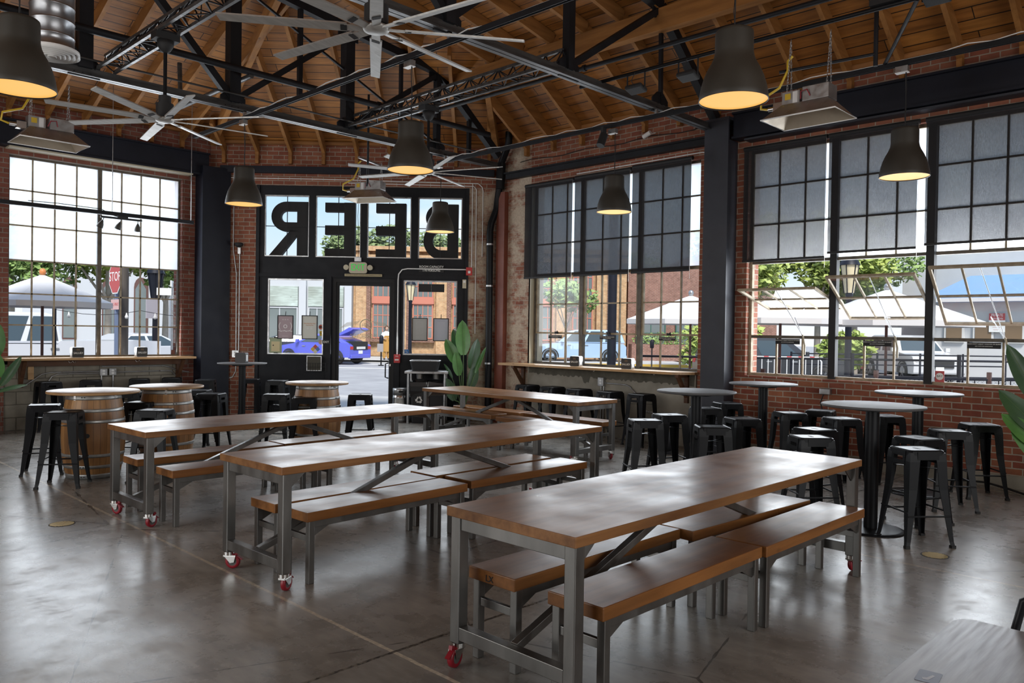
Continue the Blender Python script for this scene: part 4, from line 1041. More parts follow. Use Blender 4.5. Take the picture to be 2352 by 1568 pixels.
def flood(x, y, z, rz, label):
    t = thing('floodlight', label, 'light', (x, y, z), rz, 'small black floodlights under the roof')
    obj('lamp_body', MB().box(-.11, .11, -.075, .075, -.02, .03, Matrix.Rotation(.3, 4, 'X')), M['matte'], t, bevel=.015)
    obj('yoke', MB().bar((-.12, 0, 0), (-.12, 0, .18), .02, .008).bar((.12, 0, 0), (.12, 0, .18), .02, .008), M['matte'], t)
    obj('lamp_cable', MB().tube([(0, .03, .03), (.03, .05, .09), (0, .02, .19)], .005, 5), M['matte'], t)
flood(7.4, 5.33, 4.42, PI/2, 'small black floodlight on the conduit rail next to the truss chord')
flood(7.4, 4.65, 4.42, PI/2, 'small black floodlight on the conduit rail beside the largest pendant lamp')
flood(7.75, 2.30, 4.70, PI/2, 'small black floodlight at the top edge, right of the gas pipe')
t = thing('spotlight', 'black cylinder spotlight under the strut before the brick, by a lamp box', 'light', (8.42, 6.60, 4.24))
obj('can', MB().cyl((0, 0, 0), .055, -.10, .08, 18, M=Matrix.Rotation(.45, 4, 'Y')), M['matte'], t); obj('bracket', MB().box(-.01, .06, -.02, .02, .06, .17), M['matte'], t)
# ------------------------------------------------------------------ shelves and bar
t = thing('window_shelf', 'narrow varnished wooden shelf under the left window', 'shelf', *LF)
obj('shelf_board', MB().box(3.14, 6.06, -.30, .10, 1.085, 1.122), M['ply'], t, bevel=.004)
obj('apron_board', MB().box(3.24, 6.02, -.075, -.035, .985, 1.085), M['darkwood'], t)
for s in (3.42, 5.85): obj('bracket', MB().bar((s, -.02, .72), (s, -.26, 1.07), .05, .05).box(s-.03, s+.03, -.05, -.001, .66, 1.08), M['darkwood'], t)
obj('cleat', MB().box(3.52, 3.60, -.03, .02, .78, 1.0), M['ply'], t)
def hook(par, s, n, z): obj('hook', MB().tube([(s-.05, n, z+.02), (s-.04, n-.01, z-.005), (s-.015, n-.015, z+.0), (s, n-.01, z+.03), (s+.015, n-.015, z), (s+.04, n-.01, z-.005), (s+.05, n, z+.02)], .004, 5), M['chrome'], par)
for s in (4.13, 5.16): hook(t, s, -.08, 1.04)
t = thing('wall_bar', 'varnished wooden bar shelf under the window by the corner drain pipe', 'shelf', *RF)
obj('bar_board', MB().prism([(.45, -.36), (4.02, -.36), (4.24, -.10), (4.24, .10), (.86, .10), (.80, -.002), (.45, -.002)], 1.06, 1.098), M['ply'], t, bevel=.004)
for s in (.78, 4.08): obj('bracket', MB().bar((s, -.045, .72), (s, -.30, 1.05), .05, .05).box(s-.03, s+.03, -.075, -.031, .64, 1.06).box(s-.03, s+.03, -.33, -.03, 1.02, 1.06), M['darkwood'], t)
for s in (1.25, 2.32, 3.48): hook(t, s, -.05, 1.03)
# drip stain below the bar: a dark patch of mastic with a ragged lower edge
r = random.Random(5); P = [(.90, 1.055)]; s = .9
lowp = []
while s < 4.2: lowp.append((s, .93 - .03*(s-.9)/3.3 + r.uniform(-.018, .018) - (.09 if 2.10 < s < 2.25 else 0))); s += .035
obj('mastic_stain', MB().prism([(4.2, 1.058), (.9, 1.058)] + lowp, .0305, .033, XZ), noisy('dark_mastic', (.075, .068, .052), (.12, .11, .085), 6, (.8, .95)), wr)

def dispenser(fr, s, n, z, rz, label, plain=False):
    t = thing('napkin_dispenser', label, 'napkin dispenser', (Matrix.Translation(fr[0]) @ Matrix.Rotation(fr[1], 4, 'Z')) @ Vector((s, n, z)), fr[1] + rz, 'napkin dispensers')
    obj('casing', MB().prism(rrect(-.088, .088, 0, .165, .018, 3), -.055, .055, XZ), M['galv'] if not plain else M['htop'], t)
    if not plain:
        for q, r_ in ((-1, 0), (1, PI)):
            f = obj('face_plate', MB().prism(rrect(-.086, .086, .004, .160, .016, 3), .055, .06, Matrix.Rotation(r_, 4, 'Z') @ XZ), mat_nap, t)
            text('lettering', 'SALUD!', .042, M['letterwhite'], f, (0, -.0605*(-q if q > 0 else 1), .072) if r_ == 0 else (0, .0605, .072), (PI/2, 0, r_))
            text('lettering', 'DRINK\nLOCAL', .016, mat_lo, f, (0, -.0605 if r_ == 0 else .0605, .125), (PI/2, 0, r_))
            text('lettering', 'CHEERS TO YOU', .012, mat_lo, f, (0, -.0605 if r_ == 0 else .0605, .03), (PI/2, 0, r_)) if 0 else None
    obj('napkin_slot', MB().box(.0875, .0895, -.025, .025, .03, .13).box(-.0895, -.0875, -.025, .025, .03, .13), M['white'], t)
mat_nap = mat('dispenser_black', (.020, .018, .016), .4); mat_lo = mat('tan_print', (.35, .22, .10), .5)
dispenser(LF, 4.18, -.15, 1.122, 0, 'black SALUD napkin dispenser on the left window shelf, the one farther from the pillar')
dispenser(LF, 5.17, -.15, 1.122, 0, 'black SALUD napkin dispenser on the left window shelf, nearer the navy pillar')
dispenser(RF, 2.07, -.16, 1.098, .15, 'black SALUD napkin dispenser on the wall bar, before the blue car')
dispenser(RF, 3.10, -.16, 1.098, .15, 'black SALUD napkin dispenser on the wall bar, the larger looking one')
dispenser(((6.12, 12.14, 0), 0), 0, 0, 1.07, -.9, 'grey napkin dispenser on the lone round high table', True)

# ------------------------------------------------------------------ wall conduits, boxes and signs
def conduit(fr, lines, label, boxes=(), mt='galv', r=.011):
    t = thing('wall_conduit', label, 'conduit', *fr)
    for L_ in lines: obj('tube', MB().tube(L_, r, 8), M[mt], t)
    for (s0, s1, n0, n1, z0, z1) in boxes:
        b = obj('outlet_box', MB().box(s0, s1, n0, n1, z0, z1), M['galv'], t, bevel=.003)
        obj('outlet_face', MB().prism(rrect(-.02, .02, -.016, .016, .012, 3), -n0, -n0+.002, Matrix.Translation(((s0+s1)/2, 0, (z0+z1)/2+.022)) @ XZ).prism(rrect(-.02, .02, -.016, .016, .012, 3), -n0, -n0+.002, Matrix.Translation(((s0+s1)/2, 0, (z0+z1)/2-.022)) @ XZ), M['white'], b)
    return t
conduit(LF, [[(4.58, 0, .885), (3.85, 0, .885), (3.72, 0, .86), (3.5, 0, .70), (3.35, 0, .66), (3.0, -.02, .66)], [(4.58, 0, .855), (3.95, 0, .855), (3.86, 0, .82), (3.80, 0, .72)], [(4.6, 0, .965), (5.62, 0, .955), (5.72, 0, .93), (5.84, 0, .87), (6.05, -.02, .84)], [(4.82, 0, .865), (5.68, 0, .87), (5.75, 0, .86), (5.82, 0, .78)], [(4.6, 0, .82), (4.59, 0, .3)], [(4.78, 0, .82), (4.77, 0, .3)]],
        'steel conduits with two square outlet boxes under the left window shelf', [(4.56, 4.67, -.06, .0, .815, .925), (4.70, 4.81, -.06, .0, .82, .93)])
conduit(RF, [[(2.58, -.045, .85), (2.98, -.045, .845), (3.06, -.045, .82), (3.2, -.045, .70), (3.24, -.045, .55), (3.24, -.045, .47), (4.3, -.045, .40)], [(2.50, -.045, .80), (2.50, -.045, .05)], [(2.55, -.045, .80), (2.55, -.045, .05)]],
        'bent steel conduit with an outlet box below the wall bar', [(2.47, 2.58, -.10, -.031, .80, .935)])
conduit(RF, [[(4.30, -.015, 4.28), (4.34, -.015, 4.24), (4.345, -.015, 1.3), (4.38, -.015, .75)], [(1.9, -.02, 4.27), (4.25, -.02, 4.28), (4.30, -.015, 4.27)], [(4.40, -.02, .66), (4.41, -.02, .2)]], 'thin white conduit down the brick pier beside the wall bar window', [(4.33, 4.43, -.055, -.001, .58, .70)], 'white', .009)
conduit(DF, [[(.43, -.015, 4.3), (.43, -.015, 3.05), (.49, -.015, 2.62), (.495, -.015, 1.22), (.495, -.015, .85), (.44, -.015, .74), (.28, -.015, .70)], [(.545, -.015, 3.0), (.545, -.015, 1.22)]], 'two slim conduits with an outlet box on the brick strip by the navy pillar', [(.44, .56, -.06, -.001, 1.10, 1.23)])
conduit(DF, [[(.3, -.02, 4.36), (2.0, -.02, 4.36), (4.86, -.02, 4.33), (4.93, -.02, 4.27), (4.95, -.02, 4.2), (4.95, -.02, 3.0)], [(2.5, -.02, 4.30), (4.78, -.02, 4.28), (4.83, -.02, 4.22), (4.84, -.02, 1.6)], [(4.76, -.02, 4.33), (4.76, -.02, 2.80)]], 'thin white conduits running over the storefront and down the worn pier', (), 'white', .008)
conduit(DF, [[(4.68, -.045, 2.76), (3.60, -.045, 2.76), (3.50, -.045, 2.74), (3.44, -.045, 2.66), (3.43, -.045, 2.55), (3.43, -.045, 1.18)]], 'white conduit curving from the fire alarm down beside the entrance door', (), 'white', .011)
def sign_box(name, label, cat, s0, s1, z0, z1, m, n=-.035, th=.012, group=None):
    return tag(obj(name, MB().box(s0, s1, n-th, n, z0, z1), m, None, *DF, bevel=.004), label, cat, group)
fa = sign_box('fire_alarm', 'red fire alarm strobe box at the top right of the storefront', 'alarm', 4.665, 4.775, 2.655, 2.80, M['signred'], -.035, .05)
obj('strobe_lens', MB().box(4.70, 4.745, -.10, -.085, 2.69, 2.735), M['white'], fa)
pu = sign_box('pull_station', 'red fire pull station right of the entrance door', 'alarm', 3.375, 3.485, 1.045, 1.20, M['signred'], -.035, .04)
obj('pull_handle', MB().box(3.395, 3.465, -.085, -.075, 1.09, 1.115), M['white'], pu); text('lettering', 'FIRE', .03, M['letterwhite'], pu, (3.43, -.0755, 1.165))
cs = sign_box('capacity_sign', 'small black room capacity sign above the right storefront window', 'sign', 3.80, 4.26, 2.70, 2.83, M['matte'], -.025, .005)
text('lettering', 'ROOM CAPACITY', .058, M['letterwhite'], cs, (4.03, -.031, 2.80), sx=.95); text('lettering', '170 PERSONS', .058, M['letterwhite'], cs, (4.03, -.031, 2.735), sx=.95)
ex = thing('exit_sign', 'green lettered EXIT sign with two emergency lamps above the entrance door', 'sign', *DF)
obj('housing', MB().prism(rrect(2.545, 2.865, 2.66, 2.86, .04, 4), .03, .09, XZ), M['cream'], ex, bevel=.006)
text('lettering', 'EXIT', .17, M['lettergreen'], ex, (2.705, -.0915, 2.762), ext=.001, sx=.72)
for s in (2.49, 2.92): obj('emergency_lamp', MB().cyl((0, 0, 0), .048, .03, .09, 18, M=Matrix.Translation((s, 0, 2.765)) @ Matrix.Rotation(PI/2, 4, 'X')), M['cream'], ex)
obj('junction_box', MB().box(2.64, 2.76, -.08, -.03, 2.875, 2.945), M['galv'], ex)
obj('power_cord', MB().tube([(2.70, -.06, 2.94), (2.70, -.05, 3.3), (2.685, -.05, 3.7), (2.70, -.05, 4.2)], .005, 5), M['matte'], ex)
st = sign_box('door_notice', 'long tan notice strip right above the entrance door', 'sign', 2.46, 3.14, 2.605, 2.65, mat('tan_strip', (.45, .38, .22), .5), -.055, .006)
text('lettering', 'THIS DOOR TO REMAIN UNLOCKED WHEN BUILDING IS OCCUPIED', .021, M['matte'], st, (2.80, -.0625, 2.628))
e2 = sign_box('exit_label', 'small black EXIT label on the post left of the door', 'sign', 2.07, 2.21, 1.37, 1.44, M['matte'], -.051, .004); text('lettering', 'EXIT', .05, M['letterwhite'], e2, (2.14, -.056, 1.405))
sw = sign_box('wall_sensor', 'cream sensor plate near the fire alarm on the storefront edge', 'sensor', 4.60, 4.67, 2.42, 2.58, M['cream'], -.031, .02)
obj('sensor_lens', MB().box(4.615, 4.655, -.056, -.051, 2.52, 2.56), M['white'], sw)
# framed posters hanging inside the panes
def poster(s0, s1, z0, z1, label, m, lines):
    t = thing('framed_poster', label, 'poster', *DF, group='framed posters on the storefront windows')
    obj('frame', frame(MB(), s0, s1, z0, z1, .014, -.012, .012), M['matte'], t)
    pg = obj('page', MB().box(s0+.012, s1-.012, -.004, .004, z0+.012, z1-.012), m, t)
    for (txt, sz, zz, mt) in lines: text('lettering', txt, sz, mt, pg, ((s0+s1)/2, -.0055, zz), ext=.0003)
    obj('suction_hook', MB().tube([((s0+s1)/2, .0, z1), ((s0+s1)/2, .03, z1+.07)], .006, 6), M['matte'], t)
g1 = mat('poster_grey', (.6, .6, .54), .7); g2 = mat('poster_plum', (.40, .31, .33), .7); g3 = mat('menu_grey', (.40, .395, .38), .7); g4 = mat('menu_slate', (.40, .40, .46), .7); pale = mat('pale_print', (.75, .72, .72), .7); orange = mat('orange_print', (.55, .2, .07), .7)
poster(1.24, 1.53, 1.45, 1.88, 'framed plum poster with pale print at the left of the left storefront window', g2, [('( o )', .15, 1.69, pale), ('~~~', .16, 1.60, pale), ('= = =', .05, 1.80, pale), ('-------', .05, 1.505, pale)])
poster(1.68, 1.97, 1.45, 1.885, 'framed grey poster with orange script in the left storefront window', g1, [('~~~~', .09, 1.74, orange), ('~~~', .08, 1.71, orange), ('o o', .07, 1.655, pale), ('=', .04, 1.83, pale)])
menu = '\n'.join(['-----------------']*13)
poster(3.69, 3.975, 1.45, 1.87, 'framed warm grey menu, left one in the right storefront window', g3, [(menu, .026, 1.64, pale)])
poster(4.075, 4.36, 1.45, 1.87, 'framed bluish menu, right one in the right storefront window', g4, [(menu, .026, 1.64, pale)])
bp = tag(obj('hanging_plaque', MB().box(3.80, 4.03, -.02, -.012, 2.345, 2.49).box(4.032, 4.27, -.02, -.012, 2.345, 2.49), M['matte'], None, *DF), 'black plaque hanging at the top of the right storefront window', 'sign')
ce = thing('certificate', 'green bordered paper certificate at the lower corner of the left storefront window', 'notice', *DF)
obj('border', MB().box(1.09, 1.315, .030, .036, 1.19, 1.47), mat('certificate_green', (.33, .38, .24), .7), ce); pg = obj('page', MB().box(1.125, 1.28, .026, .031, 1.22, 1.40), mat('certificate_paper', (.62, .52, .30), .7), ce)
text('lettering', 'CERTIFICATE\nOF SERVICE', .02, M['matte'], pg, (1.2, .0255, 1.37)) if 0 else None
obj('seal', MB().cyl((0, 0, 0), .012, -.0275, -.0255, 12, M=Matrix.Translation((1.16, 0, 1.33)) @ Matrix.Rotation(PI/2, 4, 'X')), M['matte'], ce)
obj('clip', MB().box(1.17, 1.24, .022, .034, 1.465, 1.485).box(1.17, 1.24, .022, .034, 1.185, 1.20), M['matte'], ce)
def decal(name, label, s, z, r_, m, n=.0565, poly=None):
    k = 20; P = poly or [(r_*math.cos(2*PI*i/k), r_*math.sin(2*PI*i/k)) for i in range(k)]
    return tag(obj(name, MB().prism(P, 0, .001, Matrix.Translation((s, n, z)) @ XZ), m, None, *DF), label, 'sticker')
d_ = decal('round_sticker', 'round orange red sticker at the edge of the left storefront window', 2.02, 1.675, .045, mat('sticker_red', (.62, .10, .05), .5)); obj('sticker_print', MB().box(1.995, 2.045, .0553, .0556, 1.665, 1.69), M['matte'], d_)
d_ = decal('yellow_sticker', 'yellow sticker below the round red one on the window edge', 2.025, 1.56, .04, mat('sticker_yellow', (.75, .50, .03), .5), poly=[(-.03, -.045), (.035, -.045), (.035, .045), (-.03, .045)]); text('lettering', 'N', .05, M['matte'], d_, (2.025, .0552, 1.56))
decal('pink_sticker', 'pale pink round sticker low on the left storefront window edge', 2.02, 1.40, .045, mat('sticker_pink', (.62, .42, .34), .5))
t = thing('hazard_placard', 'four coloured hazard diamond on the left storefront window', 'sticker', *DF)
for dx, dz, c in ((-.045, 0, (.72, .5, .06)), (0, .045, (.55, .08, .05)), (.045, 0, (.08, .2, .5)), (0, -.045, (.75, .72, .6))):
    obj('diamond', MB().prism([(0, -.044), (.044, 0), (0, .044), (-.044, 0)], 0, .001, Matrix.Translation((1.92+dx, .0565, 1.27+dz)) @ XZ), mat('diamond_paint', c, .5), t)
t = thing('door_decal', 'gold circular logo and reversed lettering on the entrance door glass', 'decal', *DF)
gold = mat('decal_gold', (.50, .46, .32), .5)
obj('logo_ring', MB().lathe([(.10, 0), (.115, 0), (.115, .001), (.10, .001), (.10, 0)], 32, M=Matrix.Translation((2.84, .050, 1.72)) @ Matrix.Rotation(PI/2, 4, 'X')), gold, t)
text('lettering', 'UGH', .10, gold, t, (2.85, .0505, 1.72), (PI/2, 0, PI), ext=.0005, sx=.7)
text('lettering', 'DE GRANERO RADIO', .125, gold, t, (2.80, .0505, 1.515), (PI/2, 0, PI), ext=.0005, sx=.42)
for s, k in ((2.62, 1), (3.06, -1)):
    for q in range(7): obj('ray', MB().bar((s + k*(.10 - .035*q), .050, 1.80 - .005*q), (s + k*(.02 - .045*q), .050, 1.73 - .012*q), .001, .008), gold, t)
ac = tag(obj('access_sticker', MB().box(3.55, 3.63, .0555, .057, 1.21, 1.29), mat('access_blue', (.03, .18, .5), .5), None, *DF), 'blue accessibility sticker at the lower corner of the right storefront window', 'sticker')
obj('symbol', MB().tube([(3.58, .055, 1.275), (3.58, .055, 1.25), (3.60, .055, 1.25), (3.61, .055, 1.225)], .004, 5).tube([(3.57+.022*math.cos(a), .055, 1.235+.02*math.sin(a)) for a in [2+.5*k for k in range(9)]], .0035, 5), M['letterwhite'], ac)
t = thing('menu_rack', 'black wire rack with a printed menu on the storefront beside the door', 'rack', *DF)
obj('page', MB().box(1.81, 2.06, -.085, -.08, .885, 1.14, Matrix.Rotation(-.04, 4, 'Y') @ Matrix.Translation((.04, 0, -.075))), mat('olive_menu', (.045, .04, .025), .6), t)
obj('page_frame', frame(MB(), 1.80, 2.07, .88, 1.15, .012, -.09, -.08), M['galv'], t)
wb = MB()
for k in range(9): wb.tube([(1.78+.045*k, -.10, .87), (1.78+.045*k, -.10, 1.02)], .003, 4)
for z in (.87, .95, 1.02): wb.tube([(1.77, -.10, z), (2.15, -.10, z)], .003, 4).tube([(1.77, -.10, z), (1.77, -.025, z)], .003, 4).tube([(2.15, -.10, z), (2.15, -.025, z)], .003, 4)
obj('wire_basket', wb, M['matte'], t)
t = thing('wall_speaker', 'small black device on the brick strip above the lone high table', 'device', *DF)
obj('device_head', MB().lathe([(0, .04), (.07, .035), (.075, .0), (.04, -.04), (0, -.05)], 18, (.545, -.07, 3.14)), M['matte'], t); obj('device_bracket', MB().box(.52, .57, -.05, -.001, 2.98, 3.10), M['galv'], t)
t = thing('security_camera', 'small security camera on the brick above the wall bar shades', 'camera', *RF)
obj('camera_body', MB().cyl((0, 0, 0), .035, -.07, .07, 14, M=Matrix.Translation((3.35, -.12, 4.66)) @ Matrix.Rotation(1.2, 4, 'Y')), M['white'], t); obj('mount', MB().tube([(3.38, -.12, 4.66), (3.42, -.001, 4.70)], .012, 8), M['white'], t)
rr_ = random.Random(9); pts = [(.6 + .25*k, -.02, 4.64 + .02*math.sin(k*1.3) + (.06 if k > 14 else 0)) for k in range(16)]
tag(obj('loose_cable', MB().tube(pts, .007, 5), M['matte'], None, *RF), 'loose dark cable strung along the brick above the bar beam', 'cable')
nr = tag(obj('red_sticker', MB().box(7.37, 7.47, .085, .088, 1.13, 1.26), M['signred'], None, *RF), 'red sticker with a white disc at the foot of the last window mullion', 'sticker')
obj('sticker_disc', MB().cyl((0, 0, 0), .042, 0, .001, 20, M=Matrix.Translation((7.42, .085, 1.195)) @ Matrix.Rotation(PI/2, 4, 'X')), M['letterwhite'], nr); text('lettering', 'BAY', .036, M['matte'], nr, (7.42, .0835, 1.197), ext=.0003)
tag(obj('small_sticker', MB().box(5.78, 5.84, .10, .103, 1.14, 1.23), mat('brown_sticker', (.12, .04, .03), .5), None, *LF), 'small brown sticker at the lower corner of the left window', 'sticker')
t = thing('outlet_cover', 'grey weatherproof outlet cover on the low brick wall behind the front high table', 'outlet', *RF)
obj('outlet_body', MB().box(6.05, 6.19, -.07, -.001, .90, .98), M['galv'], t, bevel=.01); obj('outlet_cord', MB().tube([(6.1, -.05, .9), (6.08, -.09, .8), (6.12, -.07, .6)], .008, 6), M['matte'], t)
# corner drain pipe
t = thing('drain_pipe', 'black cast drain pipe with offset bends in the corner by the plant', 'pipe')
P = [DW(5.10, -.14, 0), DW(5.09, -.14, 3.45), DW(5.11, -.14, 3.6), DW(5.20, -.12, 3.85), DW(5.22, -.12, 4.05), Vector((9.98, 10.12, 4.3)), Vector((9.98, 10.10, 4.66)), Vector((9.95, 9.95, 4.86)), Vector((9.92, 9.86, 4.98)), Vector((9.90, 9.84, 5.3))]
obj('pipe', MB().tube(P, .062, 14), M['black'], t)
for k, z in enumerate((1.05, 2.45, 3.2)): obj('coupling', MB().cyl((*DW(5.09, -.14, 0).xy, 0), .066, z, z+.03, 16), M['galv'], t)
obj('pipe_hub', MB().tube([P[5] + Vector((0, 0, -.1)), P[6]], .082, 14), M['black'], t)
# ------------------------------------------------------------------ bussing station and kegs
t = thing('work_table', 'stainless steel work table over the two trash bins by the entrance', 'table', *DF)
obj('tabletop', MB().box(3.64, 4.40, -.62, -.06, .885, .925), M['galv'], t, bevel=.006)
for s in (3.70, 4.34):
    for n in (-.57, -.12): obj('leg', MB().cyl((s, n, 0), .02, 0, .885, 12), M['galv'], t)
obj('under_brace', MB().tube([(3.70, -.12, .3), (4.34, -.12, .3)], .014, 8), M['galv'], t)
for s in (3.88, 4.17): obj('chute_collar', MB().lathe([(.055, .78), (.062, .885)], 16, (s, -.34, 0)), M['ply'] if 0 else M['steel'], t)
t = thing('bus_tub', 'black plastic bus tub with a bright rim on the work table', 'tub', *DF)
A = rrect(3.76, 4.20, -.52, -.22, .04, 4); B = rrect(3.72, 4.24, -.55, -.19, .05, 4); n = len(A)
vs = [(x, y, .926) for x, y in A] + [(x, y, 1.10) for x, y in B] + [(x*.98+.02*3.98, y*.97-.011, 1.10) for x, y in B] + [(x, y, .935) for x, y in A]
obj('tub_shell', MB().add(vs, [(i*n+k, i*n+(k+1) % n, (i+1)*n+(k+1) % n, (i+1)*n+k) for i in range(3) for k in range(n)] + [tuple(range(n-1, -1, -1)), tuple(range(3*n, 4*n))]), M['matte'], t)
obj('tub_rim', MB().tube([(x, y, 1.105) for x, y in B], .008, 6, closed=True), M['galv'], t)
def bin_(s, label, recyc):
    t = thing('trash_bin', label, 'trash bin', *DF, group='trash bins under the work table')
    A = rrect(s-.115, s+.115, -.50, -.18, .03, 3); B = rrect(s-.14, s+.14, -.54, -.14, .035, 3); n = len(A)
    obj('bin_body', MB().add([(x, y, 0) for x, y in A] + [(x, y, .68) for x, y in B], [(k, (k+1) % n, n+(k+1) % n, n+k) for k in range(n)] + [tuple(range(n-1, -1, -1)), tuple(range(n, 2*n))]), M['pot'], t)
    r = random.Random(int(s*100)); q = []
    for j, (z, e) in enumerate(((.50, .012), (.58, .02), (.66, .03), (.73, .026), (.74, -.02), (.66, -.04))):
        q.append([(x + (1 if x > s else -1)*(e + r.uniform(0, .018)), y + (1 if y > -.34 else -1)*(e + r.uniform(0, .018)), z + r.uniform(-.025, .02)) for x, y in B])
    vs = [v for R__ in q for v in R__]
    obj('bin_liner', MB().add(vs, [(i*n+k, i*n+(k+1) % n, (i+1)*n+(k+1) % n, (i+1)*n+k) for i in range(5) for k in range(n)]), mat('bin_bag', (.01, .01, .011), .22, spec=.8), t)
    if recyc:
        m4 = Matrix.Translation((s+.01, -.535, .42)) @ XZ; mb = MB()
        for k in range(3):
            R__ = m4 @ Matrix.Rotation(2*PI*k/3, 4, 'Z')
            mb.prism([(-.045, -.048), (.02, -.048), (.02, -.065), (.055, -.036), (.02, -.008), (.02, -.026), (-.035, -.026)], 0, .004, R__)
        obj('recycling_symbol', mb, M['letterwhite'], t)
bin_(3.88, 'black trash bin with a white recycling symbol under the work table', True)
bin_(4.20, 'black trash bin without symbol under the work table, half behind the crosswise table', False)
def keg(x, y, label):
    t = thing('beer_keg', label, 'keg', (x, y, 0), 0, 'steel beer kegs by the door')
    obj('shell', MB().lathe([(0, .04), (.10, .05), (.135, .09), (.138, .16), (.143, .165), (.138, .175), (.138, .43), (.143, .435), (.138, .445), (.135, .50), (.10, .54), (0, .56)], 28), M['chrome'], t)
    obj('chime', MB().lathe([(.125, 0), (.138, 0), (.138, .10), (.125, .10)], 28).lathe([(.125, .50), (.138, .48), (.14, .60), (.134, .605), (.126, .60)], 28), M['galv'], t)
    obj('hand_hole', MB().prism(rrect(-.045, .045, -.018, .018, .017, 4), .135, .1405, Matrix.Translation((0, 0, .55)) @ Matrix.Rotation(-.6, 4, 'Z') @ XZ), M['matte'], t)
keg(8.72, 11.30, 'steel beer keg in front, beside the entrance door')
keg(9.02, 11.22, 'steel beer keg behind the front keg, next to the work table leg')
# drains, speck and cable on the floor
for x, y, lb in ((2.24*.921, 7.79*.921, 'round brass floor drain on the left, in front of the wine barrels'), (6.51, 1.86, 'round brass floor drain at the right, by the nearest stool')):
    t = thing('floor_drain', lb, 'drain', (x, y, 0), .4, 'brass floor drains')
    obj('drain_rim', MB().cyl((0, 0, 0), .098, -.001, .0015, 28), M['matte'], t)
    mb = MB()
    for k in range(-6, 7):
        w_ = math.sqrt(max(0, .088**2 - (k*.0135)**2)); mb.box(k*.0135-.0042, k*.0135+.0042, -w_, w_, .001, .0035)
    obj('drain_grate', mb, mat('brass', (.52, .37, .15), .35, .9), t)
tag(obj('floor_cable', MB().tube([(10.05, 2.6, .03), (9.98, 2.35, .05), (9.85, 2.1, .03), (9.6, 1.8, .012), (9.5, 1.5, .012)], .012, 6), M['rubber']), 'black cable curling over the floor at the foot of the right brick wall', 'cable')
tag(obj('storage_bag', MB().ell((0, 0, .15), .2, .13, .16, 16, 10).box(-.13, .13, -.08, .08, 0, .05), mat('dark_bag', (.012, .014, .018), .6), None, (9.30, 6.10, 0), .6), 'dark round bag on the floor behind the stools near the right pillar', 'bag')

# ------------------------------------------------------------------ plants
def leaf(mb, p, d, up, ln, wd, droop=.15, fold=.25):
    d = Vector(d).normalized(); u = Vector(up); s = d.cross(u).normalized(); u = s.cross(d).normalized(); n = 9; rows = []
    for i in range(n+1):
        f = i/n; w = wd*.5*(math.sin(PI*min(1, f*.93+.05))**.62)*(1 - .25*f)
        if i == n: w = .002
        c = Vector(p) + d*ln*f - u*droop*ln*f*f
        rows.append([c - s*w + u*w*fold, c - s*w*.5 + u*w*fold*.4, c, c + s*w*.5 + u*w*fold*.4, c + s*w + u*w*fold])
    vs = [v for r_ in rows for v in r_]; th = u*.003
    mb.add(vs, [(i*5+k, i*5+k+1, (i+1)*5+k+1, (i+1)*5+k) for i in range(n) for k in range(4)], True)
def plant(loc, rz, label, leaves, pot=(.17, .34), stem0=.3):
    t = thing('potted_plant', label, 'plant', loc, rz)
    r, h = pot
    obj('pot', MB().lathe([(0, 0), (r*.78, 0), (r, h), (r*.92, h), (r*.9, h-.04), (0, h-.045)], 28), M['pot'], t)
    for (p, d, up, ln, wd, dr, mt) in leaves:
        base = Vector((p[0]*.12, p[1]*.12, h-.05))
        st = obj('stem', MB().tube([base, base.lerp(Vector(p), .5) + Vector((0, 0, .04)), Vector(p)], .011, 7, .006), M['stem'], t)
        mb = MB(); leaf(mb, p, d, up, ln, wd, dr); obj('leaf', mb, M[mt], t)
        P = Vector(p); D_ = Vector(d).normalized(); U = Vector(up); S_ = D_.cross(U).normalized(); U = S_.cross(D_).normalized()
        obj('midrib', MB().tube([P + D_*ln*f - U*dr*ln*f*f + U*.002 for f in (0, .3, .6, .95)], .005, 5, .002), M['stem'], t)
F = (0, -1, .15)
plant(DW(4.66, -.42, 0), -PI/4, 'tall broad-leaved plant in the corner by the black drain pipe',
      [((-.0, -.05, 1.22), (-.05, .05, 1), F, .62, .30, .05, 'leaf'), ((-.10, -.02, 1.05), (-.5, .05, 1), F, .50, .25, .05, 'leaf'), ((-.07, -.10, .86), (-.16, -.1, 1), F, .42, .20, .04, 'leaf'),
       ((.12, .02, .98), (.25, .1, 1), (.5, -1, .2), .55, .24, .05, 'leafdark'), ((-.06, .10, 1.2), (-.3, .1, 1), F, .5, .22, .05, 'leafdark'), ((.22, -.04, .90), (.38, .05, 1), (-.9, -.6, .2), .50, .16, .0, 'leaf'),
       ((-.14, -.12, .42), (-.38, -.1, 1), F, .42, .23, .05, 'leafdark'), ((.13, .05, .62), (.2, .1, 1), F, .45, .22, .06, 'leafdark'), ((-.2, .03, .80), (-.5, .1, 1), (.8, -.6, 0), .3, .10, .1, 'leafdark')])
plant((9.05, 1.42, 0), 0, 'large-leaved plant at the right picture edge before the brick wall',
      [((-.02, .22, .98), (.0, .42, .78), (-1, .1, .3), .70, .22, .03, 'leafdark'), ((-.05, .20, .72), (-.1, .55, .62), (-1, 0, .5), .58, .24, .1, 'leafdark'), ((-.08, .16, .58), (-.1, .55, .48), (-1, -.2, .5), .52, .22, .06, 'leaf'),
       ((-.10, .14, .40), (-.1, .55, .62), (-1, -.2, .4), .50, .16, .02, 'leaf'), ((-.1, -.1, .8), (0, -.4, .8), (-1, 0, .2), .6, .22, .1, 'leafdark'), ((.1, 0, .9), (.2, .1, 1), (-1, 0, .2), .6, .24, .1, 'leafdark')], (.2, .36))
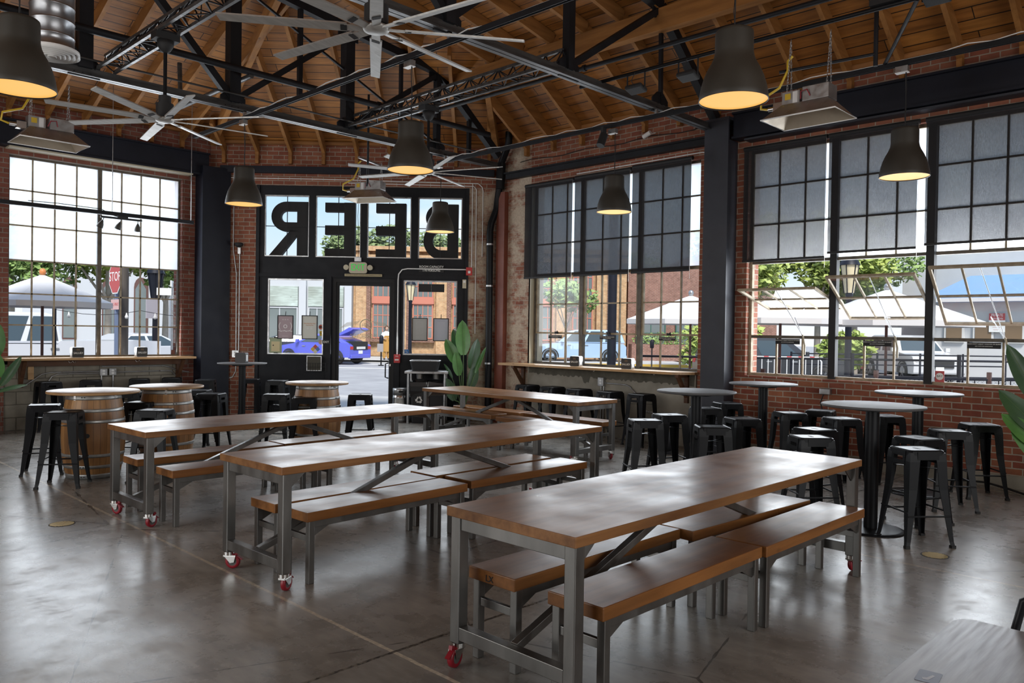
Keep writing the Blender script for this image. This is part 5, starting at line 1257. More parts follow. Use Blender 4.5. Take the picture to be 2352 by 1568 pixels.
plant((2.86, 13.50, 0), 0, 'large-leaved plant at the left picture edge by the left window',
      [((.10, -.06, 1.15), (.05, -.05, 1), F, .52, .26, .05, 'leaf'), ((.14, -.12, .86), (-.25, -.1, 1), F, .46, .24, .04, 'leaf'), ((.16, -.12, .74), (.6, -.1, 1), F, .50, .15, .05, 'leafdark'), ((.12, -.1, .64), (1, -.1, .32), (-.2, -.6, 1), .40, .12, .06, 'leafdark'), ((0, 0, 1.0), (-.3, 0, 1), F, .6, .25, .05, 'leaf')], (.19, .36))
# ------------------------------------------------------------------ street outside
M['asphalt'] = noisy('asphalt', (.26, .26, .27), (.36, .36, .37), .8, (.8, .95))
M['sidewalk'] = noisy('sidewalk_concrete', (.40, .39, .375), (.50, .49, .475), 1.2, (.8, .95))
M['paint'] = mat('road_paint', (.78, .78, .76), .7)
M['kerbyellow'] = mat('kerb_yellow', (.62, .40, .07), .7)
struct('street', MB().box(-70, 130, -70, 130, -.10, -.04), M['asphalt'])
struct('pavement', MB().prism([(-30, 14.34), (6.6, 14.34), (10.44, 10.5), (10.44, -30), (15.2, -30), (17.5, 7.5), (9.5, 19.5), (-30, 19.5)], -.04, -.015), M['sidewalk'])
struct('street_line', MB().box(-14, 16, 20.0, 20.25, -.04, -.032).box(-14, 16, 24.0, 24.25, -.04, -.032), M['paint'], *DF)
struct('pavement_far', MB().box(-40, 15.2, 25.6, 31.5, -.04, .10), M['sidewalk'], *DF)
struct('kerb', MB().box(6.0, 16.0, 25.45, 25.6, -.04, .11), M['kerbyellow'], *DF)
brkA = brick_mat('tan_brick', (.60, .34, .16), (.66, .42, .22), (.62, .5, .36), 0)
brkB = brick_mat('brown_quoin_brick', (.20, .09, .06), (.28, .13, .09), (.45, .36, .28), 0)
brkC = brick_mat('far_red_brick', (.30, .14, .10), (.36, .18, .13), (.42, .34, .3), 0)
redpaint = mat('salmon_steel', (.52, .19, .13), .6)
shopglass = mat('shop_glass', (.16, .19, .19), .08, spec=.7); palewall = mat('pale_stucco', (.52, .54, .57), .9); teal = plank_mat('teal_boards', (.55, .68, .66), (.52, .64, .62), .6, 8); greystucco = noisy('grey_stucco', (.55, .55, .55), (.63, .63, .62), .6, (.85, .95))
def win_part(par, s0, s1, z0, z1, n, nx, nz, fm, label=None):
    f = obj('window', bars(frame(MB(), s0, s1, z0, z1, .07, n-.09, n), [s0+(s1-s0)*k/nx for k in range(1, nx)], [z0+(z1-z0)*k/nz for k in range(1, nz)], s0, s1, z0, z1, .045, n-.07, n), fm, par)
    obj('pane', MB().box(s0+.05, s1-.05, n-.05, n-.04, z0+.05, z1-.05), shopglass, f); return f
# pale shop and tan brick building across the street, seen through the entrance
b = thing('shop_building', 'pale blue-grey shop building across the street, seen through the left storefront window', 'building', *DF)
obj('wall', MB().box(-11.4, -3.5, 31.9, 38, .1, 5.2), palewall, b)
for s in (-11.2, -6.35, -3.7): obj('pilaster', MB().box(s-.2, s+.2, 31.6, 31.9, .1, 4.55), palewall, b)
for a, c in ((-11.0, -6.55), (-6.15, -3.9)):
    obj('board_panel', MB().box(a+.1, c-.1, 31.72, 31.9, 2.95, 4.1), teal, b); win_part(b, a+.1, c-.1, .4, 2.9, 31.85, 4, 1, palewall)
obj('cornice', MB().box(-11.4, -3.5, 31.55, 31.9, 5.0, 5.25), palewall, b)
b = thing('brick_building', 'tan brick building with red spandrels across the street', 'building', *DF)
obj('wall', MB().box(-3.5, 12.6, 32.2, 40, .1, 6.5), brkA, b)
x = -3.3; k = 0
while x < 12.3:
    obj('pier', MB().box(x, x+.75, 31.85, 32.2, .1, 6.2), brkA, b); obj('quoin_strip', MB().box(x+.62, x+.86, 31.80, 32.15, .1, 5.6), brkB, b)
    if x + 2.3 < 12.5:
        win_part(b, x+.95, x+2.15, 3.55, 5.6, 32.15, 4, 3, redpaint); win_part(b, x+.95, x+2.15, 1.15, 3.2, 32.15, 4, 3, redpaint)
        obj('spandrel', MB().box(x+.9, x+2.2, 32.0, 32.2, 3.2, 3.55), redpaint, b); obj('window_sill', MB().box(x+.85, x+2.25, 31.9, 32.2, .95, 1.12), brkB, b)
    x += 2.35; k += 1
for z in (5.75, 6.25): obj('cornice', MB().box(-3.5, 12.6, 31.7, 32.2, z, z+.28), brkA, b)
b = thing('corner_building', 'red-brown brick building with a planter at the far corner', 'building', *DF)
obj('wall', MB().box(12.9, 22, 33.5, 42, .1, 5.4), brkC, b); obj('gable', MB().prism([(14.5, 5.4), (22, 5.4), (22, 6.4), (18.5, 7.2)], -42, -33.5, XZ), brkC, b)
win_part(b, 13.4, 15.2, .4, 3.0, 33.45, 2, 2, mat('green_frame', (.05, .14, .11), .5)); win_part(b, 15.8, 18.0, .6, 3.0, 33.45, 3, 2, mat('green_frame_paint', (.05, .14, .11), .5))
pw = thing('planter', 'low brick planter with green shrubs across the street', 'planter', *DF)
obj('planter_wall', MB().box(12.8, 19, 31.2, 32.4, .1, 1.05), brkC, pw)
def foliage(rng, cs, n, size, mb=None):
    mb = mb or MB()
    for (cx, cy, cz, rx, ry, rz), k in cs:
        for _ in range(k):
            while True:
                a, b_, c = rng.uniform(-1, 1), rng.uniform(-1, 1), rng.uniform(-1, 1); q = a*a+b_*b_+c*c
                if .25 < q < 1: break
            p = Vector((cx+a*rx, cy+b_*ry, cz+c*rz)); u = Vector((rng.gauss(0, 1), rng.gauss(0, 1), rng.gauss(0, .6))).normalized(); v = u.orthogonal().normalized(); s = size*rng.uniform(.6, 1.4)
            mb.add([p - u*s, p + v*s*.6, p + u*s, p - v*s*.6], [(0, 1, 2, 3)])
    return mb
leafmats = [noisy('tree_leaf_yellow_green', (.22, .30, .06), (.42, .48, .13), .9, (.5, .6)), noisy('tree_leaf_green', (.14, .24, .06), (.30, .40, .13), .9, (.5, .6)), noisy('tree_leaf_olive', (.12, .18, .07), (.24, .30, .12), .9, (.5, .6))]
bark = noisy('pale_bark', (.30, .26, .22), (.42, .38, .33), 4, (.8, .9))
obj('shrub', foliage(random.Random(4), [((15.8, 31.8, 1.35, 3, .6, .45), 900)], 0, .09), leafmats[1], pw)
def tree(x, y, zc, r, rz, label, mt, n=1500, size=.12, trunk=.16, grp='street trees outside'):
    t = thing('street_tree', label, 'tree', (x, y, -.04), 0, grp); rng = random.Random(int(x*13+y*7))
    cl = []
    for _ in range(9): cl.append(((rng.uniform(-.6, .6)*r, rng.uniform(-.6, .6)*r, zc + rng.uniform(-.55, .55)*rz, r*.55, r*.55, rz*.5), int(n*4)//9))
    obj('crown', foliage(rng, cl, 0, size*1.15), leafmats[mt], t)
    br = MB().tube([(0, 0, 0), (.05, .03, zc*.5), (.0, 0, zc)], trunk, 9, trunk*.45)
    for k in range(5): a = k*1.3; br.tube([(0, 0, zc*.55), (math.cos(a)*r*.35, math.sin(a)*r*.35, zc*.85), (math.cos(a)*r*.6, math.sin(a)*r*.6, zc + .2)], trunk*.4, 6, trunk*.12)
    obj('trunk', br, bark, t); return t
tree(8.2, 35.0, 4.6, 3.0, 2.2, 'leafy tree behind the left umbrella outside the left window, at the window edge', 1)
tree(11.2, 33.5, 4.7, 2.8, 2.2, 'bright green tree behind the white pickup outside the left window', 0)
tree(13.9, 34.6, 4.9, 2.0, 1.6, 'smaller tree right of the stop sign outside the left window', 1, 900)
tree(31.6, 16.6, 4.9, 2.6, 2.3, 'yellow-green tree outside the right window nearest the pillar, above the first umbrella', 0)
tree(34.0, 14.6, 5.1, 2.6, 2.3, 'yellow-green tree in the middle bay of the right window, behind the lamp post', 0)
tree(36.6, 14.0, 5.0, 2.4, 2.1, 'green tree beside the pale building in the right window', 1)
tree(27.3, 23.3, 3.3, 1.3, .9, 'thin young street tree in front of the tan brick building', 1, 260, .12, .07)
tree(43.0, 30.5, 5.3, 2.6, 1.8, 'round green tree over the roofline at the far corner', 1, 1200)
tree(48.0, 27.0, 5.2, 2.6, 1.8, 'green tree right of the gable at the far corner', 1, 900)
tree(36.0, 51.0, 8.0, 3.2, 2.0, 'grey-green tree above the pale shop, seen in the transom window', 2, 900, .2)
tree(41.5, 47.5, 7.8, 3.4, 1.8, 'grey-green tree above the tan brick roofline, seen in the transom window', 2, 900, .2)
tree(28.2, 15.8, 1.3, 1.6, 1.0, 'low light green bush behind the black parked car', 0, 700, .12, .05)
tree(31.5, 12.4, 1.2, 1.0, .9, 'low light green bush left of the white car', 0, 400, .12, .05)
# pale arched building at the left, grey building at the right
b = thing('pale_building', 'pale plastered building with tall arched windows behind the stop sign', 'building', *DF)
obj('wall', MB().box(-19, -11.6, 25.8, 31.5, -.04, 8), palewall, b)
for s in (-16.6, -14.6, -13.0):
    A = [(s-.35, .9), (s+.35, .9), (s+.35, 3.6)] + [(s+.35*math.cos(a), 3.6+.5*math.sin(a)) for a in [PI*k/8 for k in range(1, 8)]] + [(s-.35, 3.6)]
    w_ = obj('arched_window', MB().prism(A, -25.8, -25.72, XZ), mat('arch_frame', (.12, .06, .05), .6), b); obj('pane', MB().prism([(s-.27, 1.0), (s+.27, 1.0), (s+.27, 3.5), (s, 3.95), (s-.27, 3.5)], -25.73, -25.70, XZ), shopglass, w_)
b = thing('grey_building', 'large pale grey flat-roofed building with a blue roofed wing at the right', 'building')
obj('main_block', MB().box(40, 52, -6, 13.1, -.04, 6.1), greystucco, b)
obj('wing', MB().box(37.4, 40, -6, 11.0, -.04, 3.25), greystucco, b)
blue = plank_mat('blue_metal_roof', (.20, .38, .66), (.19, .36, .63), .5, 12, .4)
vs = [(36.9, -6.5, 3.3), (36.9, 11.4, 3.3), (40.0, 10.2, 4.5), (40.0, -6.5, 4.5), (40.0, 12.6, 3.3)]
obj('metal_roof', MB().add(vs + [(x, y, z - .12) for x, y, z in vs], [(0, 3, 2, 1), (1, 2, 4), (5, 6, 7, 8), (6, 9, 7), (0, 1, 6, 5), (1, 4, 9, 6)]), mat('blue_roof_paint', (.19, .33, .55), .6), b)
obj('gutter', MB().box(36.8, 36.95, -6.5, 11.4, 3.2, 3.36), mat('gutter_white', (.7, .7, .7), .5), b)
for y in (10.1, 9.0, 7.9): 
    f = obj('window', MB().box(37.3, 37.4, y-.38, y+.38, 1.5, 2.35), mat('frame_white', (.7, .69, .66), .5), b); obj('pane', MB().box(37.28, 37.31, y-.3, y+.3, 1.57, 2.28), mat('warm_pane', (.22, .15, .09), .2), f)
obj('door', MB().box(37.3, 37.4, 6.3, 7.3, -.04, 2.2), mat('door_grey', (.55, .56, .58), .5), b)
obj('downpipe', MB().tube([(37.3, 10.9, 3.2), (37.3, 10.9, 0)], .06, 8), palewall, b)
ps = tag(obj('parking_sign', MB().box(37.24, 37.27, 8.2, 8.78, 1.95, 2.72), M['letterwhite']), 'white and red private parking sign on the grey building wing', 'sign')
obj('sign_header', MB().box(37.225, 37.242, 8.2, 8.78, 2.44, 2.72), M['signred'], ps)
text('lettering', 'PRIVATE', .15, M['letterwhite'], ps, (37.22, 8.49, 2.64), (PI/2, 0, -PI/2), sx=.75); text('lettering', 'Parking Only', .11, M['letterwhite'], ps, (37.22, 8.49, 2.51), (PI/2, 0, -PI/2), sx=.75)
text('lettering', '-----------\n----------\n-----------\n---------', .10, M['signred'], ps, (37.235, 8.49, 2.2), (PI/2, 0, -PI/2), sx=.9)

# market umbrellas on the patio
umbw = mat('umbrella_canvas', (.62, .62, .63), .85)
def umbrella(x, y, r, za, ze, label, rz=.2, fin=None):
    t = thing('patio_umbrella', label, 'umbrella', (x, y, -.015), rz, 'white patio umbrellas')
    n = 8; mb = MB(); ring = lambda q, z: [(q*math.cos(2*PI*k/n), q*math.sin(2*PI*k/n), z) for k in range(n)]
    R__ = [ring(.04, za), ring(r*.36, za - (za-ze)*.33), ring(r*.42, za - (za-ze)*.40), ring(r, ze), ring(r*1.0, ze-.10)]
    mb.add([v for q in R__ for v in q], [(i*n+k, i*n+(k+1) % n, (i+1)*n+(k+1) % n, (i+1)*n+k) for i in range(4) for k in range(n)])
    obj('canopy', mb, umbw, t)
    obj('pole', MB().cyl((0, 0, 0), .026, 0, za, 10), mat('umbrella_pole', (.12, .05, .04), .6), t)
    obj('finial', MB().ell((0, 0, za+.06), .06, .06, .07, 12, 8), fin or M['galv'], t)
    for k in range(n): obj('rib', MB().bar((.03, 0, za-.25), (r*math.cos(2*PI*k/n)*.97, r*math.sin(2*PI*k/n)*.97, ze-.02), .015, .02), M['darkwood'], t)
    obj('base', MB().cyl((0, 0, 0), .22, 0, .08, 20), M['matte'], t)
umbrella(4.42, 16.64, 1.22, 2.58, 2.08, 'white patio umbrella with an orange knob outside the left window', .2, mat('orange_knob', (.60, .22, .07), .5))
umbrella(15.36, 9.47, 1.50, 2.52, 1.98, 'white patio umbrella seen through the window above the wall bar')
umbrella(14.3, 6.86, 1.32, 2.42, 1.98, 'white patio umbrella outside the right window, nearest the pillar')
umbrella(15.66, 5.40, 1.62, 2.56, 1.97, 'white patio umbrella outside the right window, in the middle bay')

# vehicles
def vehicle(name, label, x, y, rz, ln, w, prof, cab, col, grp=None, wheels=(.17, .80), wr=.34, side=None, extra=None, zs=1.0):
    t = thing(name, label, 'car' if name != 'pickup_truck' else 'truck', (x, y, -.04), rz, grp)
    pa = mat('car_paint_' + name, col, .28, 0, coat=.6); gl = mat('car_glass', (.05, .07, .08), .05, spec=.8)
    P = [(a*ln - ln/2, z) for a, z in prof]
    obj('body', MB().prism(P, -w/2, w/2, XZ), pa, t, bevel=.07)
    C_ = [(a*ln - ln/2, z) for a, z in cab]; zb = min(z for _, z in C_); zt = max(z for _, z in C_)
    def yy(z, o=0): return w/2 - .05 - .20*(z - zb)/(zt - zb) + o
    n = len(C_); vs = [(a, yy(z), z) for a, z in C_] + [(a, -yy(z), z) for a, z in C_]
    obj('cabin', MB().add(vs, [tuple(range(n)), tuple(range(2*n-1, n-1, -1))] + [((k+1) % n, k, n+k, n+(k+1) % n) for k in range(n)]), pa, t, bevel=.05)
    cx = sum(a for a, _ in C_)/n; zc = zb + (zt-zb)*.52
    for s in (1, -1):
        for (a0, a1) in (side or ((.12, .46), (.52, .90))):
            xs0, xs1 = min(a for a, _ in C_), max(a for a, _ in C_)
            lo = zb + .06; hi = zt - .09
            def xe(f, z):
                L0 = C_[0][0] + (C_[1][0]-C_[0][0])*(z - C_[0][1])/max(.01, C_[1][1]-C_[0][1]); L1 = C_[-1][0] + (C_[-2][0]-C_[-1][0])*(z - C_[-1][1])/max(.01, C_[-2][1]-C_[-1][1])
                return L0 + (L1 - L0)*f
            q = [(xe(a0, lo), s*yy(lo, .006), lo), (xe(a1, lo), s*yy(lo, .006), lo), (xe(a1, hi), s*yy(hi, .006), hi), (xe(a0, hi), s*yy(hi, .006), hi)]
            q2 = [(a, b_ - s*.02, z) for a, b_, z in q]
            obj('side_window', MB().add(q + q2, [(0, 1, 2, 3), (7, 6, 5, 4), (0, 4, 5, 1), (2, 6, 7, 3), (1, 5, 6, 2), (3, 7, 4, 0)]), gl, t)
    for (i, j, nm) in ((0, 1, 'rear_window'), (n-1, n-2, 'windshield')):
        a, b_ = Vector((C_[i][0], 0, C_[i][1])), Vector((C_[j][0], 0, C_[j][1])); d = b_ - a; p, q = a + d*.14, a + d*.86
        nn = Vector((d.z, 0, -d.x)).normalized()*(-1 if i == 0 else 1)*.012
        if nn.x*(1 if i else -1) < 0: nn = -nn
        v4 = [p + Vector((0, yy(p.z, -.10), 0)), p - Vector((0, yy(p.z, -.10), 0)), q - Vector((0, yy(q.z, -.10), 0)), q + Vector((0, yy(q.z, -.10), 0))]
        obj(nm, MB().add([v + nn for v in v4] + [v - nn for v in v4], [(0, 1, 2, 3), (7, 6, 5, 4), (0, 4, 5, 1), (1, 5, 6, 2), (2, 6, 7, 3), (3, 7, 4, 0)]), gl, t)
    for f in wheels:
        for s in (1, -1):
            m4 = Matrix(((1, 0, 0, f*ln - ln/2), (0, 0, 1, s*(w/2-.10)), (0, 1, 0, wr), (0, 0, 0, 1)))
            wh = obj('wheel', MB().lathe([(wr*.62, -.12), (wr*.95, -.12), (wr, -.06), (wr, .06), (wr*.95, .12), (wr*.62, .12)], 24, M=m4), M['rubber'], t)
            rim = MB().lathe([(0, -.05), (wr*.62, -.09), (wr*.62, .09), (0, .05)], 20, M=m4)
            obj('wheel_rim', rim, M['matte'], wh)
            sp_ = MB()
            for k in range(6):
                a = 2*PI*k/6
                for e in (-.1, .1): sp_.bar(m4 @ Vector((0, 0, s*.11)), m4 @ Vector((wr*.62*math.cos(a+e), wr*.62*math.sin(a+e), s*.112)), .03, .012)
            obj('wheel_spoke', sp_, M['galv'], wh)
            obj('wheel_arch', MB().lathe([(wr*1.05, -.02), (wr*1.22, -.02), (wr*1.22, .02), (wr*1.05, .02)], 20, M=Matrix.Translation((0, s*.105, 0)) @ m4, a0=-.1, a1=PI+.1), M['matte'], t)
    zt_ = max(z for _, z in prof)
    fr = ln/2; hz = zt_*.72
    for s in (1, -1):
        obj('head_light', MB().box(fr-.12, fr-.02, s*w*.46 - .13, s*w*.46 + .13, hz-.06, hz+.08) if 0 else MB().box(fr-.14, fr+.005, s*(w/2-.24)-.16, s*(w/2-.24)+.16, hz-.05, hz+.07), M['white'], t)
        obj('tail_light', MB().box(-fr-.012, -fr+.10, s*(w/2-.16)-.13, s*(w/2-.16)+.13, hz, hz+.14), M['signred'], t)
        obj('wing_mirror', MB().box(ln*.155, ln*.185, s*(w/2+.02), s*(w/2+.18), zb+.05, zb+.2), pa, t)
        for f in (.42, .60): obj('door_handle', MB().box(f*ln-ln/2-.09, f*ln-ln/2+.09, s*(w/2)-.012, s*(w/2)+.022, zb-.15, zb-.11), M['galv'], t)
    pl = obj('license_plate', MB().box(-fr-.025, -fr+.0, -.16, .16, hz-.22, hz-.06), M['letterwhite'], t)
    obj('grille', MB().box(fr-.04, fr+.02, -w*.28, w*.28, hz-.26, hz+.0), M['matte'], t)
    obj('front_plate', MB().box(fr+.02, fr+.03, -.15, .15, hz-.36, hz-.22), M['letterwhite'], t)
    obj('rear_bumper', MB().box(-fr-.05, -fr+.15, -w/2+.06, w/2-.06, .30, .48), M['galv'] if name == 'pickup_truck' else pa, t, bevel=.03)
    return t
suv = [(0, .35), (.0, .95), (.03, 1.12), (.70, 1.14), (.97, .98), (1.0, .72), (.99, .32)]; suvc = [(.01, 1.10), (.055, 1.74), (.10, 1.80), (.50, 1.80), (.58, 1.72), (.72, 1.10)]
vehicle('blue_car', 'pale blue large car parked across the street beyond the wall bar', 34.0, 28.2, math.radians(136), 5.2, 2.0, suv, [(a, z*1.04) for a, z in suvc], (.36, .50, .68), wr=.39, side=((.06, .30), (.34, .60), (.64, .92)))
hat = [(0, .35), (.0, .92), (.05, 1.02), (.70, 1.0), (.96, .82), (1, .6), (.99, .25)]; hatc = [(.02, .98), (.10, 1.15), (.28, 1.42), (.50, 1.45), (.76, .98)]
h_ = vehicle('hatchback_car', 'bright violet-blue hatchback with open tailgate seen through the entrance door', 21.3, 33.9, math.radians(112), 4.4, 1.8, hat, hatc, (.10, .12, .62), wr=.32)
pt = bpy.data.materials['car_paint_hatchback_car']
obj('tailgate', MB().prism([(-1.35, 1.44), (-2.0, 1.78), (-2.22, 1.70), (-2.1, 1.62), (-1.4, 1.36)], -.68, .68, XZ), pt, h_, bevel=.02); obj('cargo_opening', MB().box(-2.215, -1.4, -.62, .62, .70, 1.1), M['matte'], h_)
obj('cargo', MB().box(-2.22, -1.5, -.4, .35, .74, .86), M['white'], h_)
vehicle('dark_car', 'dark sedan with red tail lights behind the left storefront posters', 20.6, 36.6, math.radians(150), 4.7, 1.8, hat, [(.14, .98), (.24, 1.36), (.50, 1.42), (.74, .98)], (.03, .035, .045), wr=.32)
tr = [(0, .55), (0, 1.30), (.40, 1.30), (.41, 1.22), (.73, 1.24), (.985, 1.12), (1, .8), (.99, .45)]; trc = [(.385, 1.24), (.40, 1.90), (.44, 1.97), (.60, 1.97), (.64, 1.92), (.76, 1.24)]
vehicle('pickup_truck', 'white pickup truck parked outside the left window', 5.35, 21.9, PI, 5.9, 2.0, tr, trc, (.60, .62, .66), wheels=(.19, .81), wr=.40, side=((.05, .36), (.42, .80)))
vehicle('white_car', 'white car parked facing the chain link fence outside the right window', 34.4, 10.9, math.radians(222), 4.8, 1.9, suv, suvc, (.6, .6, .6), wr=.37)
vehicle('black_car', 'black car behind the white barricade outside the right window', 24.9, 12.3, math.radians(318), 4.7, 1.85, [(a, z*.92) for a, z in suv], [(a, z*.9) for a, z in suvc], (.02, .022, .026), wr=.35)
vehicle('silver_car', 'small silver car far behind the white pickup outside the left window', 10.4, 27.5, math.radians(20), 4.3, 1.75, hat, hatc, (.62, .63, .66), wr=.32)
vehicle('red_car', 'red car half hidden behind the white car outside the right window', 39.0, 14.6, math.radians(225), 4.3, 1.8, hat, hatc, (.5, .05, .06), wr=.32)

# street furniture
def lamp_post(x, y, z, label, lit=True):
    t = thing('street_lamp', label, 'street lamp', (x, y, -.04), 0, 'dark street lamps')
    obj('post', MB().lathe([(.17, 0), (.17, .3), (.11, .5), (.085, .8), (.075, z-1.05), (.10, z-1.0), (.075, z-.95)], 14), M['beam'], t)
    obj('lantern', MB().lathe([(.12, z-.95), (.22, z-.25)], 6), mat('lantern_glass', (.72, .62, .40), .4) if lit else M['beam'], t)
    obj('lantern_cap', MB().lathe([(.26, z-.25), (.22, z-.15), (.08, z), (0, z+.12)], 6), M['beam'], t)
    for k in range(6): a = 2*PI*k/6; obj('lantern_bar', MB().bar((.12*math.cos(a), .12*math.sin(a), z-.95), (.22*math.cos(a), .22*math.sin(a), z-.25), .02, .02), M['beam'], t)
lamp_post(20.25, 7.9, 3.75, 'dark street lamp with a cream lantern in the middle bay of the right window')
lamp_post(8.78, 22.5, 3.4, 'dark street lamp outside the left window, right of the stop sign', False)
lamp_post(22.48, 28.5, 4.0, 'dark street lamp seen through the right storefront window')
tag(obj('utility_pole', MB().cyl((24.09, 18.27, -.04), .17, 0, 9, 16), M['beam']), 'thick dark pole seen through the middle bay above the wall bar', 'pole')
tag(obj('utility_pole', MB().cyl((6.9, 19.6, -.04), .12, 0, 8, 12), noisy('dark_pole_wood', (.05, .04, .035), (.1, .085, .07), 3, (.8, .9), stretch=(5, 5, .5))), 'dark wooden utility pole just right of the stop sign', 'pole')
t = thing('stop_sign', 'red octagonal STOP sign on a blue-grey post outside the left window', 'sign', (6.55, 19.05, -.04), math.radians(-90))
OC = [(.40*math.cos(PI/8 + PI/4*k), .40*math.sin(PI/8 + PI/4*k)) for k in range(8)]
obj('sign_plate', MB().prism(OC, .02, .025, Matrix.Translation((0, 0, 2.78)) @ XZ), M['letterwhite'], t); f_ = obj('sign_face', MB().prism([(x*.93, y*.93) for x, y in OC], .025, .028, Matrix.Translation((0, 0, 2.78)) @ XZ), M['signred'], t)
text('lettering', 'STOP', .30, M['letterwhite'], f_, (0, -.0295, 2.79)); obj('sub_plate', MB().box(-.24, .24, -.026, -.02, 2.05, 2.28), mat('pale_red_plate', (.66, .40, .38), .5), t); text('lettering', 'ALL WAY', .11, M['signred'], t, (0, -.0275, 2.165))
obj('post', MB().box(-.035, .035, -.02, .04, 0, 3.1), mat('blue_grey_post', (.14, .18, .28), .5), t)
t = thing('street_name_sign', 'white street name blades on a thin post outside the left window', 'sign', (9.1, 22.16, -.04), -.5)
obj('post', MB().cyl((0, 0, 0), .03, 0, 2.9, 8), M['galv'], t); obj('name_blade', MB().box(-.4, .4, -.015, .015, 2.55, 2.75), M['letterwhite'], t); obj('name_blade', MB().box(-.015, .015, -.35, .35, 2.78, 2.95), M['letterwhite'], t); text('lettering', 'MAIN ST', .13, M['signred'], t, (0, -.017, 2.65)) if 0 else None
tag(obj('back_of_sign', MB().box(-.22, .22, -.01, .01, 1.9, 2.45), mat('sign_back', (.45, .40, .42), .5), None, (8.62, 22.3, -.04), .4), 'small blank plate on the street lamp outside the left window', 'sign')
def meter(x, y, label):
    t = thing('parking_meter', label, 'parking meter', (x, y, -.04), 0, 'parking meters')
    obj('post', MB().cyl((0, 0, 0), .035, 0, 1.0, 10).cyl((0, 0, 0), .13, 0, .05, 14), M['matte'], t); obj('meter_head', MB().lathe([(.0, 1.0), (.09, 1.02), (.10, 1.2), (.10, 1.34), (.06, 1.42), (0, 1.44)], 14), M['beam'], t)
meter(22.17, 30.25, 'parking meter on the kerb seen through the entrance door'); meter(23.5, 12.35, 'parking meter by the barricade outside the right window'); meter(31.5, 21.5, 'parking meter before the planter, seen over the wall bar')
nt_ = tag(obj('posted_notice', MB().box(-.14, .14, -.13, -.12, .62, 1.0), M['paper'], None, (22.1, 30.2, 0), -PI/4), 'white notice hung on the parking meter outside the entrance door', 'notice')
t = thing('crowd_barrier', 'white barricade with red-striped top rail outside the right window', 'barrier', (19.1, 9.05, -.04), math.radians(-46))
obj('barrier_frame', MB().tube([(-.95, 0, .1), (-.95, 0, 1.05), (-.87, 0, 1.15), (.87, 0, 1.15), (.95, 0, 1.05), (.95, 0, .1), (-.95, 0, .1)], .022, 8), M['white'], t)
for s in (-.8, .8): obj('barrier_foot', MB().box(s-.02, s+.02, -.25, .25, 0, .1), M['white'], t)
for k in range(12): obj('barrier_bar', MB().tube([(-.87+.158*k, 0, .1), (-.87+.158*k, 0, 1.15)], .012, 6), M['white'], t)
for k in range(6): obj('red_stripe', MB().tube([(-.8+.29*k, 0, 1.15), (-.68+.29*k, 0, 1.15)], .025, 8), M['signred'], t)
obj('barrier_plate', MB().box(-.2, .15, -.02, -.01, .35, .55), M['white'], t)
def run(p, q, f): return Vector((p[0] + (q[0]-p[0])*f, p[1] + (q[1]-p[1])*f, 0))
t = thing('chain_link_fence', 'black chain link fence with steel rails across the parking lot outside', 'fence'); P, Q = (11.6, 8.2), (18.2, 1.4)
for z in (.1, .95, 1.25): obj('fence_rail', MB().tube([run(P, Q, 0) + Vector((0, 0, z)), run(P, Q, 1) + Vector((0, 0, z))], .02, 8), M['beam'], t)
for k in range(6): c = run(P, Q, k/5); obj('fence_post', MB().cyl((c.x, c.y, 0), .035, -.02, 1.36, 10), M['beam'], t)
ch = MB(); N_ = 118; H_ = .85
for k in range(-12, N_):
    for s in (1, -1):
        a = max(0, k)/N_ if s > 0 else max(0, k)/N_
        k0, k1 = k, k + 11.0
        f0, f1 = (k0/N_, k1/N_); z0, z1 = (.1, .1+H_) if s > 0 else (.1+H_, .1)
        if f0 < 0: z0 += (z1-z0)*(0-f0)/(f1-f0); f0 = 0
        if f1 > 1: z1 = z0 + (z1-z0)*(1-f0)/(f1-f0); f1 = 1
        if f1 > f0: ch.bar(run(P, Q, f0) + Vector((0, 0, z0)), run(P, Q, f1) + Vector((0, 0, z1)), .006, .006)
obj('chain_mesh', ch, M['galv'], t)
t = thing('patio_railing', 'low black patio railing right outside the right window', 'railing'); P, Q = (10.9, 6.75), (15.5, 2.0)
for z in (.78, 1.0): obj('railing_rail', MB().bar(run(P, Q, 0) + Vector((0, 0, z)), run(P, Q, 1) + Vector((0, 0, z)), .03, .03), M['beam'], t)
for k in range(36): c = run(P, Q, k/35); obj('picket', MB().bar((c.x, c.y, .0), (c.x, c.y, 1.0), .014, .014), M['beam'], t)
for k in (.18, .45, .72, .95): c = run(P, Q, k); obj('railing_post', MB().bar((c.x, c.y, -.02), (c.x, c.y, 1.12), .06, .06), mat('brown_post', (.09, .05, .045), .6), t)
t = thing('parking_rail', 'black tubular guard rail before the parked cars outside', 'railing'); P, Q = (22.0, 10.2), (26.5, 5.8)
for z in (.45, .85, 1.15): obj('railing_rail', MB().tube([run(P, Q, 0) + Vector((0, 0, z)), run(P, Q, 1) + Vector((0, 0, z))], .022, 6), M['beam'], t)
for k in range(6): c = run(P, Q, k/5); obj('railing_post', MB().cyl((c.x, c.y, 0), .03, -.04, 1.2, 8), M['beam'], t)
t = thing('string_lights', 'string of clear bulbs hung outside the left window', 'string lights')
pts = [(5.0 + 2.6*k/12, 18.0 - 2.2*k/12, 1.96 - .10*math.sin(PI*(k % 6)/6)) for k in range(13)]
obj('wire', MB().tube(pts, .006, 5), M['matte'], t)
for k in range(1, 12, 2): obj('bulb', MB().lathe([(.012, .0), (.015, -.03), (.035, -.08), (.025, -.12), (0, -.125)], 10, pts[k]), M['white'], t)
for k, (x, y) in enumerate(((5.0, 18.0), (7.6, 15.8))): obj('pole', MB().cyl((x, y, 0), .04, -.02, 2.15, 10), M['beam'], t)
